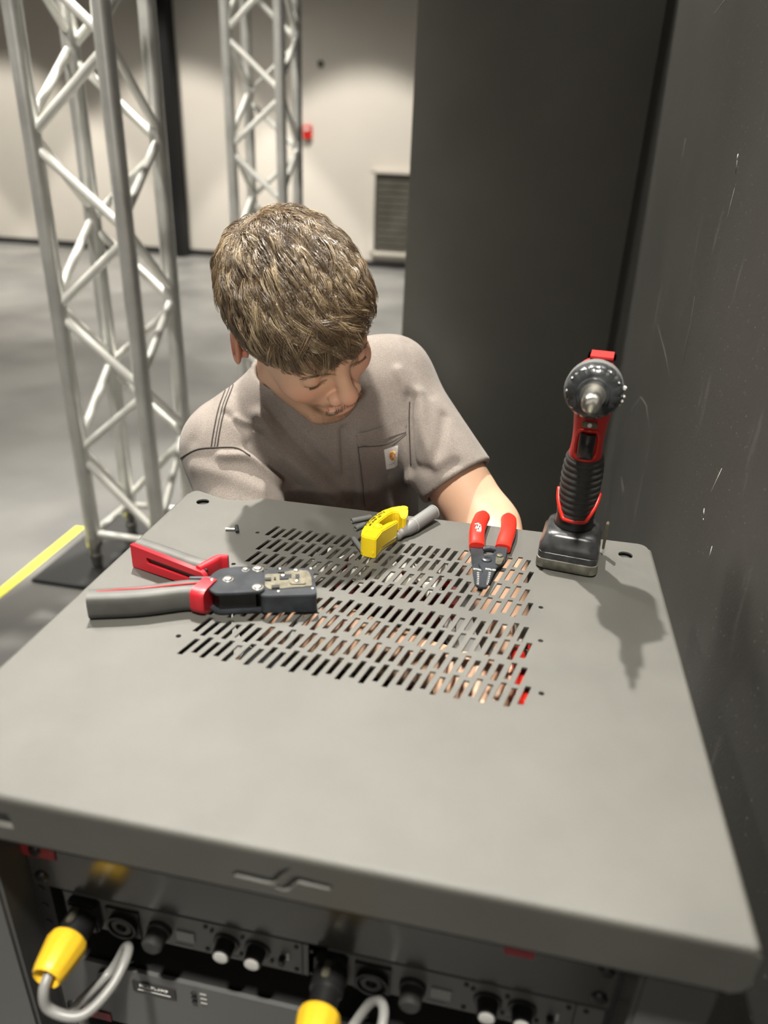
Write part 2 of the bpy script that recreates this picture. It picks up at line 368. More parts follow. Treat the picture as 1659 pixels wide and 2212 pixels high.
# ------------------------------------------------------------------ the rack
RW, RD = 0.600, 0.5186
rack = empty('equipment_rack', (0.3, -RD/2, FZ), 'grey steel equipment rack with slotted lid, in front of the man', 'equipment rack')
loops = []
E1 = 0.005
rc = 0.012
out = []
for (x, y, a0) in ((RW-E1-rc, -E1*0-rc, 0), (E1+rc, -rc, 90), (E1, -RD+E1, None), (RW-E1, -RD+E1, None)):
    if a0 is None: out.append((x, y))
    else: out += [(x+rc*math.cos(math.radians(a0+t)), y+rc*math.sin(math.radians(a0+t))) for t in (0, 15, 30, 45, 60, 75, 90)]
loops.append(out)
def slot(xt, yt):
    L = 0.0258; sk = 0.0065; wd = 0.0052
    return [(xt-wd/2, yt), (xt+wd/2, yt), (xt+wd/2-sk, yt-L), (xt-wd/2-sk, yt-L)]
for (y0, typ) in ((-.3063, 1), (-.2801, 2), (-.2406, 1), (-.2145, 2), (-.1685, 1), (-.1423, 2), (-.1031, 1), (-.0767, 2)):
    for k in range(15):
        if typ == 1:
            loops.append(slot(.4578-k*.0211, y0)); loops.append(slot(.4462-k*.0211, y0-.0053))
        else:
            loops.append(slot(.4542-k*.0211, y0)); loops.append(slot(.4448-k*.0211, y0+.0047))
for x, y in ((.468, -.0945), (.468, -.1746), (.468, -.2343), (.469, -.3131), (.1303, -.094), (.1308, -.1722), (.131, -.2343), (.1315, -.3118)):
    loops.append(circle(x, y, 0.0026, 14))
for x, y in ((.0325, -.0316), (.5665, -.0335)): loops.append(circle(x, y, 0.0083, 28))
me = plate_mesh('top_panel', loops, 0.002)
link('top_panel', me, 'lid', rack)
def bend(bm):
    # rounded fold + skirts at front, left and right
    R = E1
    def fold(p0, p1, n):
        p0 = Vector(p0); p1 = Vector(p1); n = Vector(n); k = 8; ra = []; rb = []
        for i in range(k+1):
            t = math.pi/2*i/k; o = n*(R*math.sin(t))+Vector((0, 0, R*(math.cos(t)-1)))
            ra.append(bm.verts.new(p0+o)); rb.append(bm.verts.new(p1+o))
        for i in range(k): bm.faces.new((ra[i], rb[i], rb[i+1], ra[i+1]))
    fold((E1, -RD+E1, 0), (RW-E1, -RD+E1, 0), (0, -1, 0))
    fold((RW-E1, -RD+E1, 0), (RW-E1, -rc, 0), (1, 0, 0))
    fold((E1, -RD+E1, 0), (E1, -rc, 0), (-1, 0, 0))
    for sx, x in ((1, RW-E1), (-1, E1)):   # spherical corners
        k = 8; g = []
        for i in range(k+1):
            a = math.pi/2*i/k; row = []
            for j in range(k+1):
                t = math.pi/2*j/k
                row.append(bm.verts.new((x+sx*R*math.sin(t)*math.sin(a), -RD+E1-R*math.sin(t)*math.cos(a), R*(math.cos(t)-1))))
            g.append(row)
        for i in range(k):
            for j in range(k):
                try: bm.faces.new((g[i][j], g[i+1][j], g[i+1][j+1], g[i][j+1]))
                except ValueError: pass
    bmesh.ops.remove_doubles(bm, verts=bm.verts, dist=1e-6)
part('folded_edge', bend, 'lid', rack, smooth=True)
# front lip with the cut-out emblem
LIPH = 0.0445
def lp(q): v = ony(q[0], q[1], -RD); return (v.x, v.z)
emb1 = [lp(q) for q in [(503, 1884), (513, 1880), (586, 1897), (604, 1880), (630, 1874), (593, 1911), (584, 1911), (506, 1893)]]
emb2 = [lp(q) for q in [(592, 1917), (596, 1912), (611, 1915), (633, 1893), (645, 1893), (718, 1912), (712, 1923), (643, 1908), (623, 1925), (612, 1925)]]
emb3 = [(0.068, -0.020), (0.080, -0.0150), (0.0985, -0.0150), (0.1000, -0.021), (0.1005, -0.030), (0.082, -0.030)]
lip_out = [(E1, -E1), (RW-E1, -E1), (RW, -E1-0.001), (RW, -LIPH+0.012), (RW-0.004, -LIPH+0.004), (RW-0.012, -LIPH), (0.012, -LIPH), (0.004, -LIPH+0.004), (0, -LIPH+0.012), (0, -E1-0.001)]
me = plate_mesh('front_lip', [lip_out, emb1, emb2, emb3], 0.0018)
me.transform(Matrix(((1, 0, 0, 0), (0, 0, -1, -RD), (0, 1, 0, 0), (0, 0, 0, 1))))
link('front_lip', me, 'lid', rack)
def recess(bm, P):
    f_ = [bm.verts.new((x, -RD+0.0002, z)) for x, z in P]; k_ = [bm.verts.new((x, -RD+0.0032, z+0.0022)) for x, z in P]; n = len(P)
    for i in range(n): bm.faces.new((f_[i], f_[(i+1) % n], k_[(i+1) % n], k_[i]))
    bm.faces.new(k_)
for P_ in (emb1, emb2, emb3): part('emblem_recess', lambda bm: recess(bm, P_), 'lid', rack, smooth=False)
part('lip_hem', lambda bm: a_box(bm, (0.3, -RD+0.006, -LIPH+0.0008), (RW-0.024, 0.012, 0.0014)), 'lid', rack)
for s, x in ((1, RW-0.001), (-1, 0.001)):
    part('side_skirt', lambda bm: a_box(bm, (x, -RD/2-0.004, -E1-0.018), (0.002, RD-0.02, 0.036)), 'lid', rack)
for x in (0.030, 0.570):
    for y in (-RD+0.04, -0.035):
        def post(bm):
            a_box(bm, (x, y, (FZ+0.03-0.006)/2), (0.050, 0.045, H-0.036))
        part('corner_post', post, 'device2', rack, bevel=0.003)
part('side_panel', lambda bm: a_box(bm, (0.596, -RD/2, (FZ-0.045)/2), (0.0025, RD-0.06, H-0.06)), 'rackdark', rack)
part('side_panel', lambda bm: a_box(bm, (0.004, -RD/2, (FZ-0.045)/2), (0.0025, RD-0.06, H-0.06)), 'rackdark', rack)
part('rack_base', lambda bm: a_box(bm, (0.3, -RD/2, FZ+0.035), (0.59, RD-0.02, 0.05)), 'device2', rack, bevel=0.003)
for x in (0.05, 0.55):
    for y in (-RD+0.05, -0.05):
        part('caster', lambda bm: a_cyl(bm, (x-0.012, y, FZ+0.008), (x+0.012, y, FZ+0.008), 0.008, n=16), 'rubber', rack)
def rail(bm, x):
    a_box(bm, (x, -0.463, (FZ-0.01)/2), (0.018, 0.012, H-0.12))
    for k in range(16): a_cyl(bm, (x, -0.470, -0.08-k*0.0222), (x, -0.468, -0.08-k*0.0222), 0.0035, n=8)
for x in (0.063, 0.537): part('mounting_rail', lambda bm: rail(bm, x), 'rackdark', rack)

YF = -0.470
def screws(par, xs, zs):
    for x in xs:
        for z in zs:
            part('rack_screw', lambda bm: a_lathe(bm, (x, YF, z), (0, -1, 0), [(0, .0062), (.0012, .0062), (.003, .0045), (.0032, .002)], 16), 'black', par)
# blank panel
bp = empty('blanking_panel', (0.3, YF+0.01, -0.163), 'tall dark grey blank panel at the top of the rack front, under the lid lip', 'rack panel')
part('face_plate', lambda bm: a_box(bm, (0.3, YF+0.002, -0.111), (0.4826, 0.004, 0.102)), 'device', bp, bevel=0.0006)
part('tray', lambda bm: a_box(bm, (0.3, YF+0.055, -0.125), (0.44, 0.10, 0.07)), 'rackdark', bp)
screws(bp, (0.068, 0.532), (-0.078, -0.118, -0.15))
lb = part('warning_label', lambda bm: a_box(bm, (0.064, YF-0.0008, -0.1175), (0.044, 0.0008, 0.016)), 'label', bp, smooth=False); lb['label'] = 'red warning label'
lb = part('warning_label', lambda bm: a_box(bm, (0.4685, YF-0.0008, -0.1165), (0.022, 0.0008, 0.010)), 'label', bp, smooth=False); lb['label'] = 'small pinkish red label'

# two plug modules side by side
def module(x0, label):
    mo = empty('connector_module', (x0+0.115, YF+0.01, -0.206), label, 'connector panel', 'connector modules side by side')
    part('face_plate', lambda bm: a_box(bm, (x0+0.115, YF+0.002, -0.1845), (0.236, 0.004, 0.041)), 'module', mo, bevel=0.0006)
    part('housing', lambda bm: a_box(bm, (x0+0.115, YF+0.06, -0.1845), (0.22, 0.11, 0.036)), 'rackdark', mo)
    part('power_inlet', lambda bm: a_box(bm, (x0+0.018, YF-0.004, -0.182), (0.027, 0.010, 0.034)), 'black', mo, bevel=0.002)
    def sock(bm):
        a_box(bm, (x0+0.052, YF-0.001, -0.186), (0.030, 0.003, 0.033))
        a_lathe(bm, (x0+0.052, YF-0.002, -0.187), (0, -1, 0), [(0, .0135), (.005, .0135), (.005, .0115), (.001, .0115), (.001, .009), (.004, .009), (.004, .005), (.001, .004), (.001, .001)], 28)
    part('speaker_socket', sock, 'black', mo)
    def knob(bm): a_lathe(bm, (x0+0.085, YF-0.000, -0.186), (0, -1, 0), [(0, .011), (.004, .011), (.005, .0095), (.016, .009), (.018, .007)], 24)
    part('breaker_knob', knob, 'rubber', mo)
    part('rating_label', lambda bm: a_box(bm, (x0+0.108, YF-0.0006, -0.188), (0.016, 0.0012, 0.012)), 'cable', mo)
    for i, dx in enumerate((0.145, 0.172)):
        part('control_knob', lambda bm: a_lathe(bm, (x0+dx, YF, -0.184), (0, -1, 0), [(0, .0115), (.002, .0115), (.0025, .0085), (.013, .0075)], 24), 'black', mo)
        part('knob_cap', lambda bm: a_lathe(bm, (x0+dx, YF-0.013, -0.184), (0, -1, 0), [(0, .0062), (.0014, .0062), (.0018, .005)], 20), 'white', mo)
        def sc(bm):
            for q in (-1, 1): a_cyl(bm, (x0+dx+q*0.0125, YF, -0.184-q*0.011), (x0+dx+q*0.0125, YF-0.0015, -0.184-q*0.011), 0.0018, n=8)
        part('flange_screw', sc, 'black', mo)
    part('toggle_switch', lambda bm: a_box(bm, (x0+0.194, YF-0.003, -0.188), (0.005, 0.006, 0.009)), 'black', mo, bevel=0.001)
    for z in (-0.181, -0.1855): part('indicator_light', lambda bm: a_cyl(bm, (x0+0.199, YF, z), (x0+0.199, YF-0.002, z), 0.0013, n=10), 'white', mo)
    def seam(bm): a_box(bm, (x0+0.211, YF-0.0003, -0.1845), (0.001, 0.001, 0.040))
    part('panel_joint', seam, 'black', mo, smooth=False)
    for z in (-0.170, -0.199):
        for dx in (0.127, 0.206, 0.219): part('rack_screw', lambda bm: a_lathe(bm, (x0+dx, YF, z), (0, -1, 0), [(0, .0022), (.0012, .0018)], 10), 'black', mo)
    for dx, ww in ((0.05, .02), (0.105, .016), (0.15, .010), (0.165, .007)):
        part('printed_legend', lambda bm: a_box(bm, (x0+dx, YF-0.0003, -0.2015), (ww, 0.0006, 0.0012)), 'cable', mo, smooth=False)
    return mo
module(0.088, 'left one of two grey connector modules below the blank panel, beside the left yellow plug')
module(0.3065, 'right one of two grey connector modules, beside the yellow plug cut by the bottom edge')

dv = empty('rack_amplifier', (0.3, YF+0.01, -0.345), 'dark grey device with white lettered label, lowest seen in the rack front', 'rack device')
part('face_plate', lambda bm: a_box(bm, (0.3, YF+0.002, -0.300), (0.4826, 0.004, 0.088)), 'device2', dv, bevel=0.0008)
part('chassis', lambda bm: a_box(bm, (0.3, YF+0.13, -0.300), (0.44, 0.25, 0.082)), 'rackdark', dv)
part('name_plate', lambda bm: a_box(bm, (0.158, YF-0.0006, -0.276), (0.042, 0.0012, 0.014)), 'black', dv)
put_text('printed_name', 'MULTI-AMP', 0.0055, (0.158, YF-0.0014, -0.2735), (1, 0, 0), (0, 0, 1), 'white', dv)
part('printed_name', lambda bm: a_box(bm, (0.158, YF-0.0013, -0.2795), (0.032, 0.0004, 0.0009)), 'white', dv, smooth=False)
for k in range(3):
    part('status_light', lambda bm: a_box(bm, (0.197, YF-0.001, -0.266-k*0.0065), (0.005, 0.002, 0.0012)), 'black', dv)
    part('printed_legend', lambda bm: a_box(bm, (0.206, YF-0.0005, -0.266-k*0.0065), (0.006, 0.001, 0.0012)), 'cable', dv, smooth=False)
screws(dv, (0.068,), (-0.268, -0.332))
part('round_port', lambda bm: a_lathe(bm, (0.112, YF, -0.272), (0, -1, 0), [(0, .009), (.003, .009), (.003, .006), (.0005, .006)], 24), 'black', dv)
lb = part('warning_label', lambda bm: a_box(bm, (0.087, YF-0.0008, -0.338), (0.04, 0.0008, 0.012)), 'label', dv, smooth=False); lb['label'] = 'red label near the lower edge'

# yellow twist-lock plugs
def plug(x, z, label, Y0=0.0):
    p_ = empty('power_plug', (x, YF-0.07, z-0.014), label, 'power plug', 'yellow capped power plugs')
    part('plug_body', lambda bm: a_lathe(bm, (x, YF-0.007, z), (0, -1, 0), [(0, .0125), (.004, .0135), (.018, .0135), (.02, .0115), (.03+Y0, .011)], 28), 'black', p_)
    def ring(bm):
        n = 48; x0 = Vector((x, YF-0.026-Y0, z)); prof = [(0, .0135), (.002, .0160), (.007, .0168), (.028, .0134), (.033, .0124), (.0345, .0112), (.028, .0065)]
        rings = []
        for d, r in prof:
            row = []
            for k in range(n):
                a = 2*math.pi*k/n; rr = r*(1+(0.035 if (k % 4) < 2 and .004 < d < .03 else 0))
                row.append(bm.verts.new(x0+Vector((rr*math.cos(a), -d, rr*math.sin(a)))))
            rings.append(row)
        for i in range(len(prof)-1):
            for k in range(n): bm.faces.new((rings[i][k], rings[i][(k+1) % n], rings[i+1][(k+1) % n], rings[i+1][k]))
        bm.faces.new(rings[0][::-1]); bm.faces.new(rings[-1])
    part('cable_gland', ring, 'amber', p_)['label'] = 'yellow ribbed cap'
    part('release_tab', lambda bm: a_box(bm, (x-0.002, YF-0.016, z+0.015), (0.006, 0.014, 0.003)), 'brass', p_, bevel=0.001)
    part('cord', lambda bm: a_tube(bm, catmull([(x, YF-0.054-Y0, z), (x+0.001, YF-0.066-Y0, z-0.006), (x+0.006, YF-0.070-Y0, z-0.022), (x+0.030, YF-0.066, z-0.028), (x+0.044, YF-0.044, z-0.022), (x+0.046, YF-0.020, z-0.016), (x+0.035, YF-0.006, z-0.030), (x+0.020, YF-0.012, z-0.06), (x+0.006, YF-0.045, z-0.062), (x-0.004, YF-0.03, z-0.10), (x-0.01, YF-0.02, z-0.2)], 8), 0.0042, 12), 'cable', p_, smooth=True)
    return p_
plug(0.106, -0.1822, 'yellow capped plug with looping grey cord at the lower left of the rack front')
plug(0.326, -0.1775, 'yellow capped plug below the middle of the rack front, its cord out of frame', 0.014)

# ------------------------------------------------------------------ tools on the lid
def PA(a, b, z=0.0): return onz(360+a/4.879, 1120+b/4.879, z)      # points read off two enlarged views of the photo
def PC(a, b, z=0.0): return onz(700+a/3.456, 1060+b/3.456, z)
def rounded(pts, r, n=5):
    P = [Vector((p[0], p[1])) for p in pts]; out = []
    for i in range(len(P)):
        a, b_, c = P[i-1], P[i], P[(i+1) % len(P)]
        u = (a-b_); v = (c-b_); rr = min(r, u.length*0.45, v.length*0.45); p0 = b_+u.normalized()*rr; p1 = b_+v.normalized()*rr
        for k in range(n+1):
            t = k/n; out.append(tuple(p0*(1-t)**2+b_*2*t*(1-t)+p1*t*t))
    return out

cr = empty('crimping_tool', (0.14, -0.25, 0.0), 'open ratchet crimping tool with red and grey grips lying left of the slots', 'crimping tool')
ZT = 0.0250
body = [PA(445, 650, ZT), PA(470, 590, ZT), PA(560, 532, ZT), PA(740, 507, ZT), PA(1005, 507, ZT), PA(1035, 745, ZT), PA(1000, 776, ZT), PA(515, 800, ZT), PA(395, 715, ZT)]
bodyr = rounded(body, 0.006)
head = rounded([PA(1000, 520, ZT), PA(1535, 500, ZT), PA(1590, 790, ZT), PA(985, 806, ZT)], 0.007)
part('body_plate', lambda bm: a_prism(bm, bodyr, 0.0225, 0.0255), 'darksteel', cr, bevel=0.0006)
part('body_plate', lambda bm: a_prism(bm, bodyr, 0.0010, 0.0040), 'darksteel', cr, bevel=0.0006)
cb = Vector((sum(p[0] for p in body)/len(body), sum(p[1] for p in body)/len(body)))
inner = [tuple(cb+(Vector((p[0], p[1]))-cb)*0.80) for p in body]
part('ratchet_core', lambda bm: a_prism(bm, inner, 0.004, 0.0225), 'black', cr)
part('crimp_head', lambda bm: a_prism(bm, head, 0.0030, 0.0232), 'darksteel', cr, bevel=0.0008)
dA = (PA(1590, 640, ZT)-PA(1030, 650, ZT)).normalized(); nA = Vector((-dA.y, dA.x, 0))
def diepl(bm):
    a_prism(bm, rounded([PA(1035, 575, ZT), PA(1180, 570, ZT), PA(1300, 540, ZT), PA(1490, 535, ZT), PA(1525, 600, ZT), PA(1530, 700, ZT), PA(1080, 738, ZT), PA(1035, 700, ZT)], 0.003), 0.0232, 0.0240)
part('die_plate', diepl, 'brass', cr, bevel=0.0003)
def die2(bm): a_prism(bm, rounded([PA(1280, 548, ZT), PA(1440, 538, ZT), PA(1470, 600, ZT), PA(1468, 690, ZT), PA(1300, 690, ZT), PA(1285, 640, ZT)], 0.004), 0.0240, 0.0250)
part('die_insert', die2, 'brass', cr, bevel=0.0003)
def ram(bm):
    a_prism(bm, [tuple(PA(*q, ZT)[:2]) for q in [(1190, 590), (1320, 585), (1320, 630), (1190, 640)]], 0.0240, 0.0252)
part('ram_blade', ram, 'darksteel', cr, bevel=0.0003)
def openings(bm):
    for q in ([(1355, 590), (1400, 587), (1403, 630), (1358, 633)], [(1175, 545), (1240, 542), (1240, 568), (1175, 570)], [(1035, 625), (1100, 622), (1100, 648), (1035, 650)], [(1105, 705), (1190, 700), (1190, 728), (1105, 733)], [(1130, 620), (1150, 620), (1150, 640), (1130, 640)]):
        a_prism(bm, [tuple(PA(*v, ZT)[:2]) for v in q], 0.0240, 0.02535)
part('die_opening', openings, 'black', cr, smooth=False)
def riv(bm):
    for (a, b_, r) in ((648, 640, .0042), (832, 542, .0030), (962, 530, .0044), (962, 722, .0044), (478, 658, .0022)):
        a_lathe(bm, PA(a, b_, 0.0255).xyz, (0, 0, 1), [(0, r*1.35), (.0005, r*1.3), (.0006, r), (.0022, r*.95), (.0026, r*.7)], 18)
    for (a, b_, r) in ((1522, 525, .0018), (1540, 735, .0018), (1180, 765, .0018), (1195, 528, .0016)):
        a_lathe(bm, PA(a, b_, 0.0232).xyz, (0, 0, 1), [(0, r), (.0006, r*.9), (.0008, r*.5)], 14)
    for (a, b_, r) in ((1365, 545, .0026), (1373, 657, .0026), (1230, 600, .0026)):
        a_lathe(bm, PA(a, b_, 0.0250).xyz, (0, 0, 1), [(0, r), (.0010, r*.95), (.0015, r*.5)], 16)
part('rivet', riv, 'steel', cr)

def grip_mesh(bm, P, W, Z0, Z1, n=16, power=3.0):
    """superellipse grip swept along P (plan points) with half widths W, between heights Z0, Z1."""
    P = [Vector((p[0], p[1], 0)) for p in P]; rings = []
    for i, p in enumerate(P):
        t = (P[min(i+1, len(P)-1)]-P[max(i-1, 0)]).normalized(); nn = Vector((-t.y, t.x, 0)); row = []
        z0 = Z0[i] if isinstance(Z0, (list, tuple)) else Z0; z1 = Z1[i] if isinstance(Z1, (list, tuple)) else Z1
        for k in range(n):
            a = 2*math.pi*(k+0.5)/n; c, s = math.cos(a), math.sin(a)
            x = math.copysign(abs(c)**(2/power), c)*W[i]; z = (z0+z1)/2+math.copysign(abs(s)**(2/power), s)*(z1-z0)/2
            row.append(bm.verts.new((p.x+nn.x*x, p.y+nn.y*x, z)))
        rings.append(row)
    for i in range(len(P)-1):
        for k in range(n): bm.faces.new((rings[i][k], rings[i][(k+1) % n], rings[i+1][(k+1) % n], rings[i+1][k]))
    bm.faces.new(rings[0][::-1]); bm.faces.new(rings[-1])
# fixed (near) handle
h0 = onz(193, 1306, 0.0125); h1 = onz(300, 1300, 0.0125); h2_ = onz(400, 1287, 0.0125); h3 = onz(437, 1288, 0.0125)
c1 = catmull([h0, h1, h2_, h3], 6)
part('fixed_grip', lambda bm: grip_mesh(bm, c1, [0.0105+0.0035*i/(len(c1)-1) for i in range(len(c1))], 0.0004, 0.0262, 20, 4.0), 'greygrip', cr, smooth=math.radians(40))
c2 = catmull([onz(430, 1286, .0125), onz(443, 1289, .0125), onz(457, 1292, .0125)], 4)
part('grip_collar', lambda bm: grip_mesh(bm, c2, [0.0165, 0.0166, .0168, .017, .0172, .0172, .017, .0165, .0155][:len(c2)], 0.0003, 0.0278, 20, 4.5), 'crimpred', cr, smooth=math.radians(40))['label'] = 'red grip collar'
def stripe(bm):
    a_tube(bm, [onz(208, 1278, 0.0255), onz(300, 1271, 0.0265), onz(432, 1259, 0.027)], 0.0009, 8)
part('grip_stripe', stripe, 'crimpred', cr, smooth=True)['label'] = 'thin red stripe'
# moving (far) handle: grey grip behind a red channel frame with a slot
m0 = onz(287, 1200, 0.014); m1 = onz(445, 1255, 0.014)
dm = (m1-m0).normalized(); nm = Vector((-dm.y, dm.x, 0)); Lm = (m1-m0).length
def fr_pt(s, z, off=0.0): q = m0+dm*s+nm*off; return Vector((q.x, q.y, z))
loopo = [(0, 0.0010), (Lm*0.93, 0.0030), (Lm, 0.0080), (Lm, 0.0205), (Lm*0.96, 0.0240), (0, 0.0285)]
loopi = [(0.022, 0.0115), (Lm*0.97, 0.0105), (Lm*0.97, 0.0175), (0.022, 0.0190)]
me = plate_mesh('red_channel', [loopo, loopi], 0.0055)
mt = Matrix(((dm.x, 0, -nm.x, m0.x+nm.x*-0.002), (dm.y, 0, -nm.y, m0.y+nm.y*-0.002), (0, 1, 0, 0), (0, 0, 0, 1)))
me.transform(mt)
o = link('grip_channel', me, 'crimpred', cr); o['label'] = 'red grip channel with a long slot'
part('channel_inside', lambda bm: grip_mesh(bm, [fr_pt(0.004, 0, 0.006), fr_pt(Lm*0.97, 0, 0.006)], [0.0018, 0.0018], 0.003, 0.024, 12, 4), 'black', cr)
cg = catmull([fr_pt(-0.002, 0, 0.0125), fr_pt(Lm*0.4, 0, 0.0125), fr_pt(Lm*0.75, 0, 0.0115), fr_pt(Lm*0.9, 0, 0.014)], 6)
part('moving_grip', lambda bm: grip_mesh(bm, cg, [0.0098]*len(cg), 0.0006, 0.0275, 20, 3.0), 'greygrip', cr, smooth=math.radians(40))
cf = catmull([onz(430, 1246, 0.015), onz(455, 1232, 0.015), onz(475, 1222, 0.015), onz(494, 1222, 0.015)], 5)
part('grip_collar', lambda bm: grip_mesh(bm, cf, [0.0040+0.0012*math.sin(i*.3) for i in range(len(cf))], 0.002, 0.028, 16, 4), 'crimpred', cr, smooth=math.radians(40))['label'] = 'red flared collar'
part('linkage_arm', lambda bm: (a_tube(bm, [onz(410, 1250, .020), onz(455, 1250, .020)], 0.0025, 8), a_tube(bm, [onz(412, 1258, .010), onz(458, 1254, .012)], 0.0025, 8)), 'darksteel', cr)

# wire strippers
ws = empty('wire_stripper', (0.40, -0.06, 0), 'red handled wire stripper lying across the slots left of the cordless driver', 'wire stripper')
def hand_pts(L): return [PC(a, b, 0.008) for a, b in L]
lh = catmull(hand_pts([(1190, 178), (1165, 235), (1143, 300), (1140, 360), (1142, 412)]), 6)
rh = catmull(hand_pts([(1376, 195), (1378, 260), (1370, 320), (1352, 370), (1335, 425)]), 6)
def wid(n, w0=0.0098):
    o = []
    for i in range(n):
        t = i/(n-1); o.append(w0*(min(1, (t/0.07)**0.5*0.45+0.55) if t < .07 else 1)*(1-0.06*t))
    return o
for c, lab in ((lh, 'left'), (rh, 'right')):
    part('handle_grip', lambda bm: grip_mesh(bm, c, wid(len(c)), [0.0010]*len(c), [0.0125+0.004*math.sin(math.pi*min(1, i/len(c)+.1)) for i in range(len(c))], 24, 2.6), 'redbright', ws, smooth=math.radians(50))
def tang(bm):
    a_prism(bm, rounded([PC(*q, .006)[:2] for q in [(1092, 405), (1185, 400), (1195, 470), (1260, 560), (1225, 600), (1215, 700), (1165, 725), (1128, 700), (1112, 600), (1100, 500)]], 0.003), 0.0030, 0.0062)
part('jaw', tang, 'darksteel', ws, bevel=0.0006)
def tang2(bm):
    a_prism(bm, rounded([PC(*q, .009)[:2] for q in [(1288, 415), (1372, 425), (1350, 530), (1290, 570), (1215, 725), (1168, 722), (1185, 600), (1150, 540), (1185, 480), (1260, 480)]], 0.003), 0.0063, 0.0095)
part('jaw', tang2, 'darksteel', ws, bevel=0.0006)
part('pivot_screw', lambda bm: a_lathe(bm, PC(1212, 515, 0.0095), (0, 0, 1), [(0, .0060), (.0012, .0060), (.0022, .0045), (.0022, .0022), (.0014, .0020)], 22), 'darksteel', ws)
part('lock_tab', lambda bm: (a_prism(bm, rounded([PC(*q, .012)[:2] for q in [(1285, 480), (1330, 465), (1345, 500), (1320, 545), (1280, 540)]], 0.003), 0.0095, 0.0112), a_lathe(bm, PC(1312, 487, 0.0112), (0, 0, 1), [(0, .0038), (.0016, .0036), (.002, .002)], 16)), 'brass', ws, bevel=0.0004)
def spring(bm):
    a = PC(1188, 440, 0.009); b_ = PC(1280, 445, 0.009); d = b_-a; up = Vector((0, 0, 1)); sd = d.normalized().cross(up); pts = []
    for i in range(12*14+1):
        t = i/(12*14); q = 2*math.pi*i/12; arc = -0.0022*math.sin(math.pi*t)
        pts.append(a+d*t+sd*(0.0036*math.cos(q)+arc)+up*0.0036*math.sin(q))
    a_tube(bm, pts, 0.0006, 6)
part('spring', spring, 'darksteel', ws, smooth=True)
jd = (PC(1215, 700, 0.01)-PC(1230, 560, 0.01)).normalized()
for txt, q in (('STRD', (1148, 588)), ('SOLID', (1243, 588))):
    put_text('gauge_marking', txt, 0.0042, PC(*q, 0.0067 if txt == 'STRD' else 0.0100), (1, -0.03, 0), (0, 1, 0), 'white', ws, 0.0001)
for i, (l, r_) in enumerate(zip(('22', '20', '18', '16', '14', '12', '10'), ('20', '18', '16', '14', '12', '10', '8'))):
    v = 612+i*14
    put_text('gauge_marking', l, 0.0026, PC(1150-i*0.6, v, 0.0067), (1, -0.03, 0), (0, 1, 0), 'white', ws, 0.0001)
    put_text('gauge_marking', r_, 0.0026, PC(1236-i*3.0, v, 0.0100), (1, -0.03, 0), (0, 1, 0), 'white', ws, 0.0001)
def zig(bm):
    for (P, wv) in (([(1128, 250), (1150, 242), (1158, 262), (1168, 252)], 0.0010), ([(1135, 280), (1147, 258), (1153, 290), (1165, 262), (1170, 295)], 0.0013), ([(1138, 296), (1172, 300)], 0.0007)):
        pts = [PC(a, b, 0.0166) for a, b in P]
        for i in range(len(pts)-1):
            d = (pts[i+1]-pts[i]); n = Vector((-d.y, d.x, 0)).normalized()*wv
            a_prism(bm, [pts[i]+n, pts[i]-n, pts[i+1]-n*0.5, pts[i+1]+n*0.5], 0.0150, 0.0169)
part('printed_mark', zig, 'white', ws, smooth=False)

# yellow stripping tool
yt = empty('cable_stripper', (0.30, -0.05, 0), 'yellow hooked cable stripping tool standing beside the grey screwdriver', 'cable stripper')
ZY = 0.026
outer = [(276, 330), (283, 290), (305, 255), (340, 212), (385, 175), (440, 142), (500, 122), (560, 112), (608, 114), (628, 134), (626, 172), (612, 200), (590, 205), (572, 190), (560, 158), (520, 158), (478, 178), (450, 200), (420, 222), (403, 246), (432, 258), (470, 238), (545, 212), (552, 232), (436, 300), (388, 362), (300, 345)]
op = [PC(a, b, ZY) for a, b in outer]
def ybody(bm): a_prism(bm, [p[:2] for p in op], 0.0, ZY)
part('tool_body', ybody, 'yellow', yt, bevel=0.0012, seg=2)
part('hook_ring', lambda bm: a_lathe(bm, PC(595, 130, ZY), (0, 0, 1), [(-.004, .0055), (.0008, .0052), (.0008, .003), (-.001, .003)], 20), 'yellow', yt)
part('screw_boss', lambda bm: a_lathe(bm, PC(400, 268, ZY), (0, 0, 1), [(-.002, .0062), (.0014, .0058), (.0014, .0034), (-.0004, .003)], 24), 'yellow', yt)
def dark(bm):
    for a, b_, r in ((595, 130, .0028), (398, 267, .0030)): a_cyl(bm, PC(a, b_, ZY+0.0001), PC(a, b_, ZY+0.0006), r, n=18)
part('screw_hole', dark, 'amber', yt)
part('blade_slot', lambda bm: (a_prism(bm, rounded([PC(*q, ZY)[:2] for q in [(300, 300), (325, 290), (330, 300), (310, 312)]], .001), ZY-0.001, ZY+0.0004), a_prism(bm, rounded([PC(*q, ZY)[:2] for q in [(330, 305), (350, 295), (362, 300), (350, 315)]], .001), ZY-0.001, ZY+0.0004)), 'amber', yt)
def facemark(bm):
    A_ = (PC(388, 362, ZY)-PC(276, 330, ZY)); A_ = Vector((A_.x, A_.y, 0)); n = Vector((A_.y, -A_.x, 0)).normalized(); a0 = Vector((PC(276, 330, ZY).x, PC(276, 330, ZY).y, 0))
    for u, wv, z, hh in ((.5, .004, .013, .014), (.16, .003, .007, .004), (.84, .003, .007, .004)):
        c = a0+A_*u+n*0.0002+Vector((0, 0, z)); ang = math.atan2(A_.y, A_.x)
        a_box(bm, c, (wv, 0.0014, hh), Matrix.Rotation(ang, 3, 'Z'))
part('clip_detail', facemark, 'yellow', yt, bevel=0.0004)
ta = PC(322, 262, ZY); tb = PC(402, 178, ZY); td = (tb-ta).normalized(); tn = Vector((-td.y, td.x, 0))
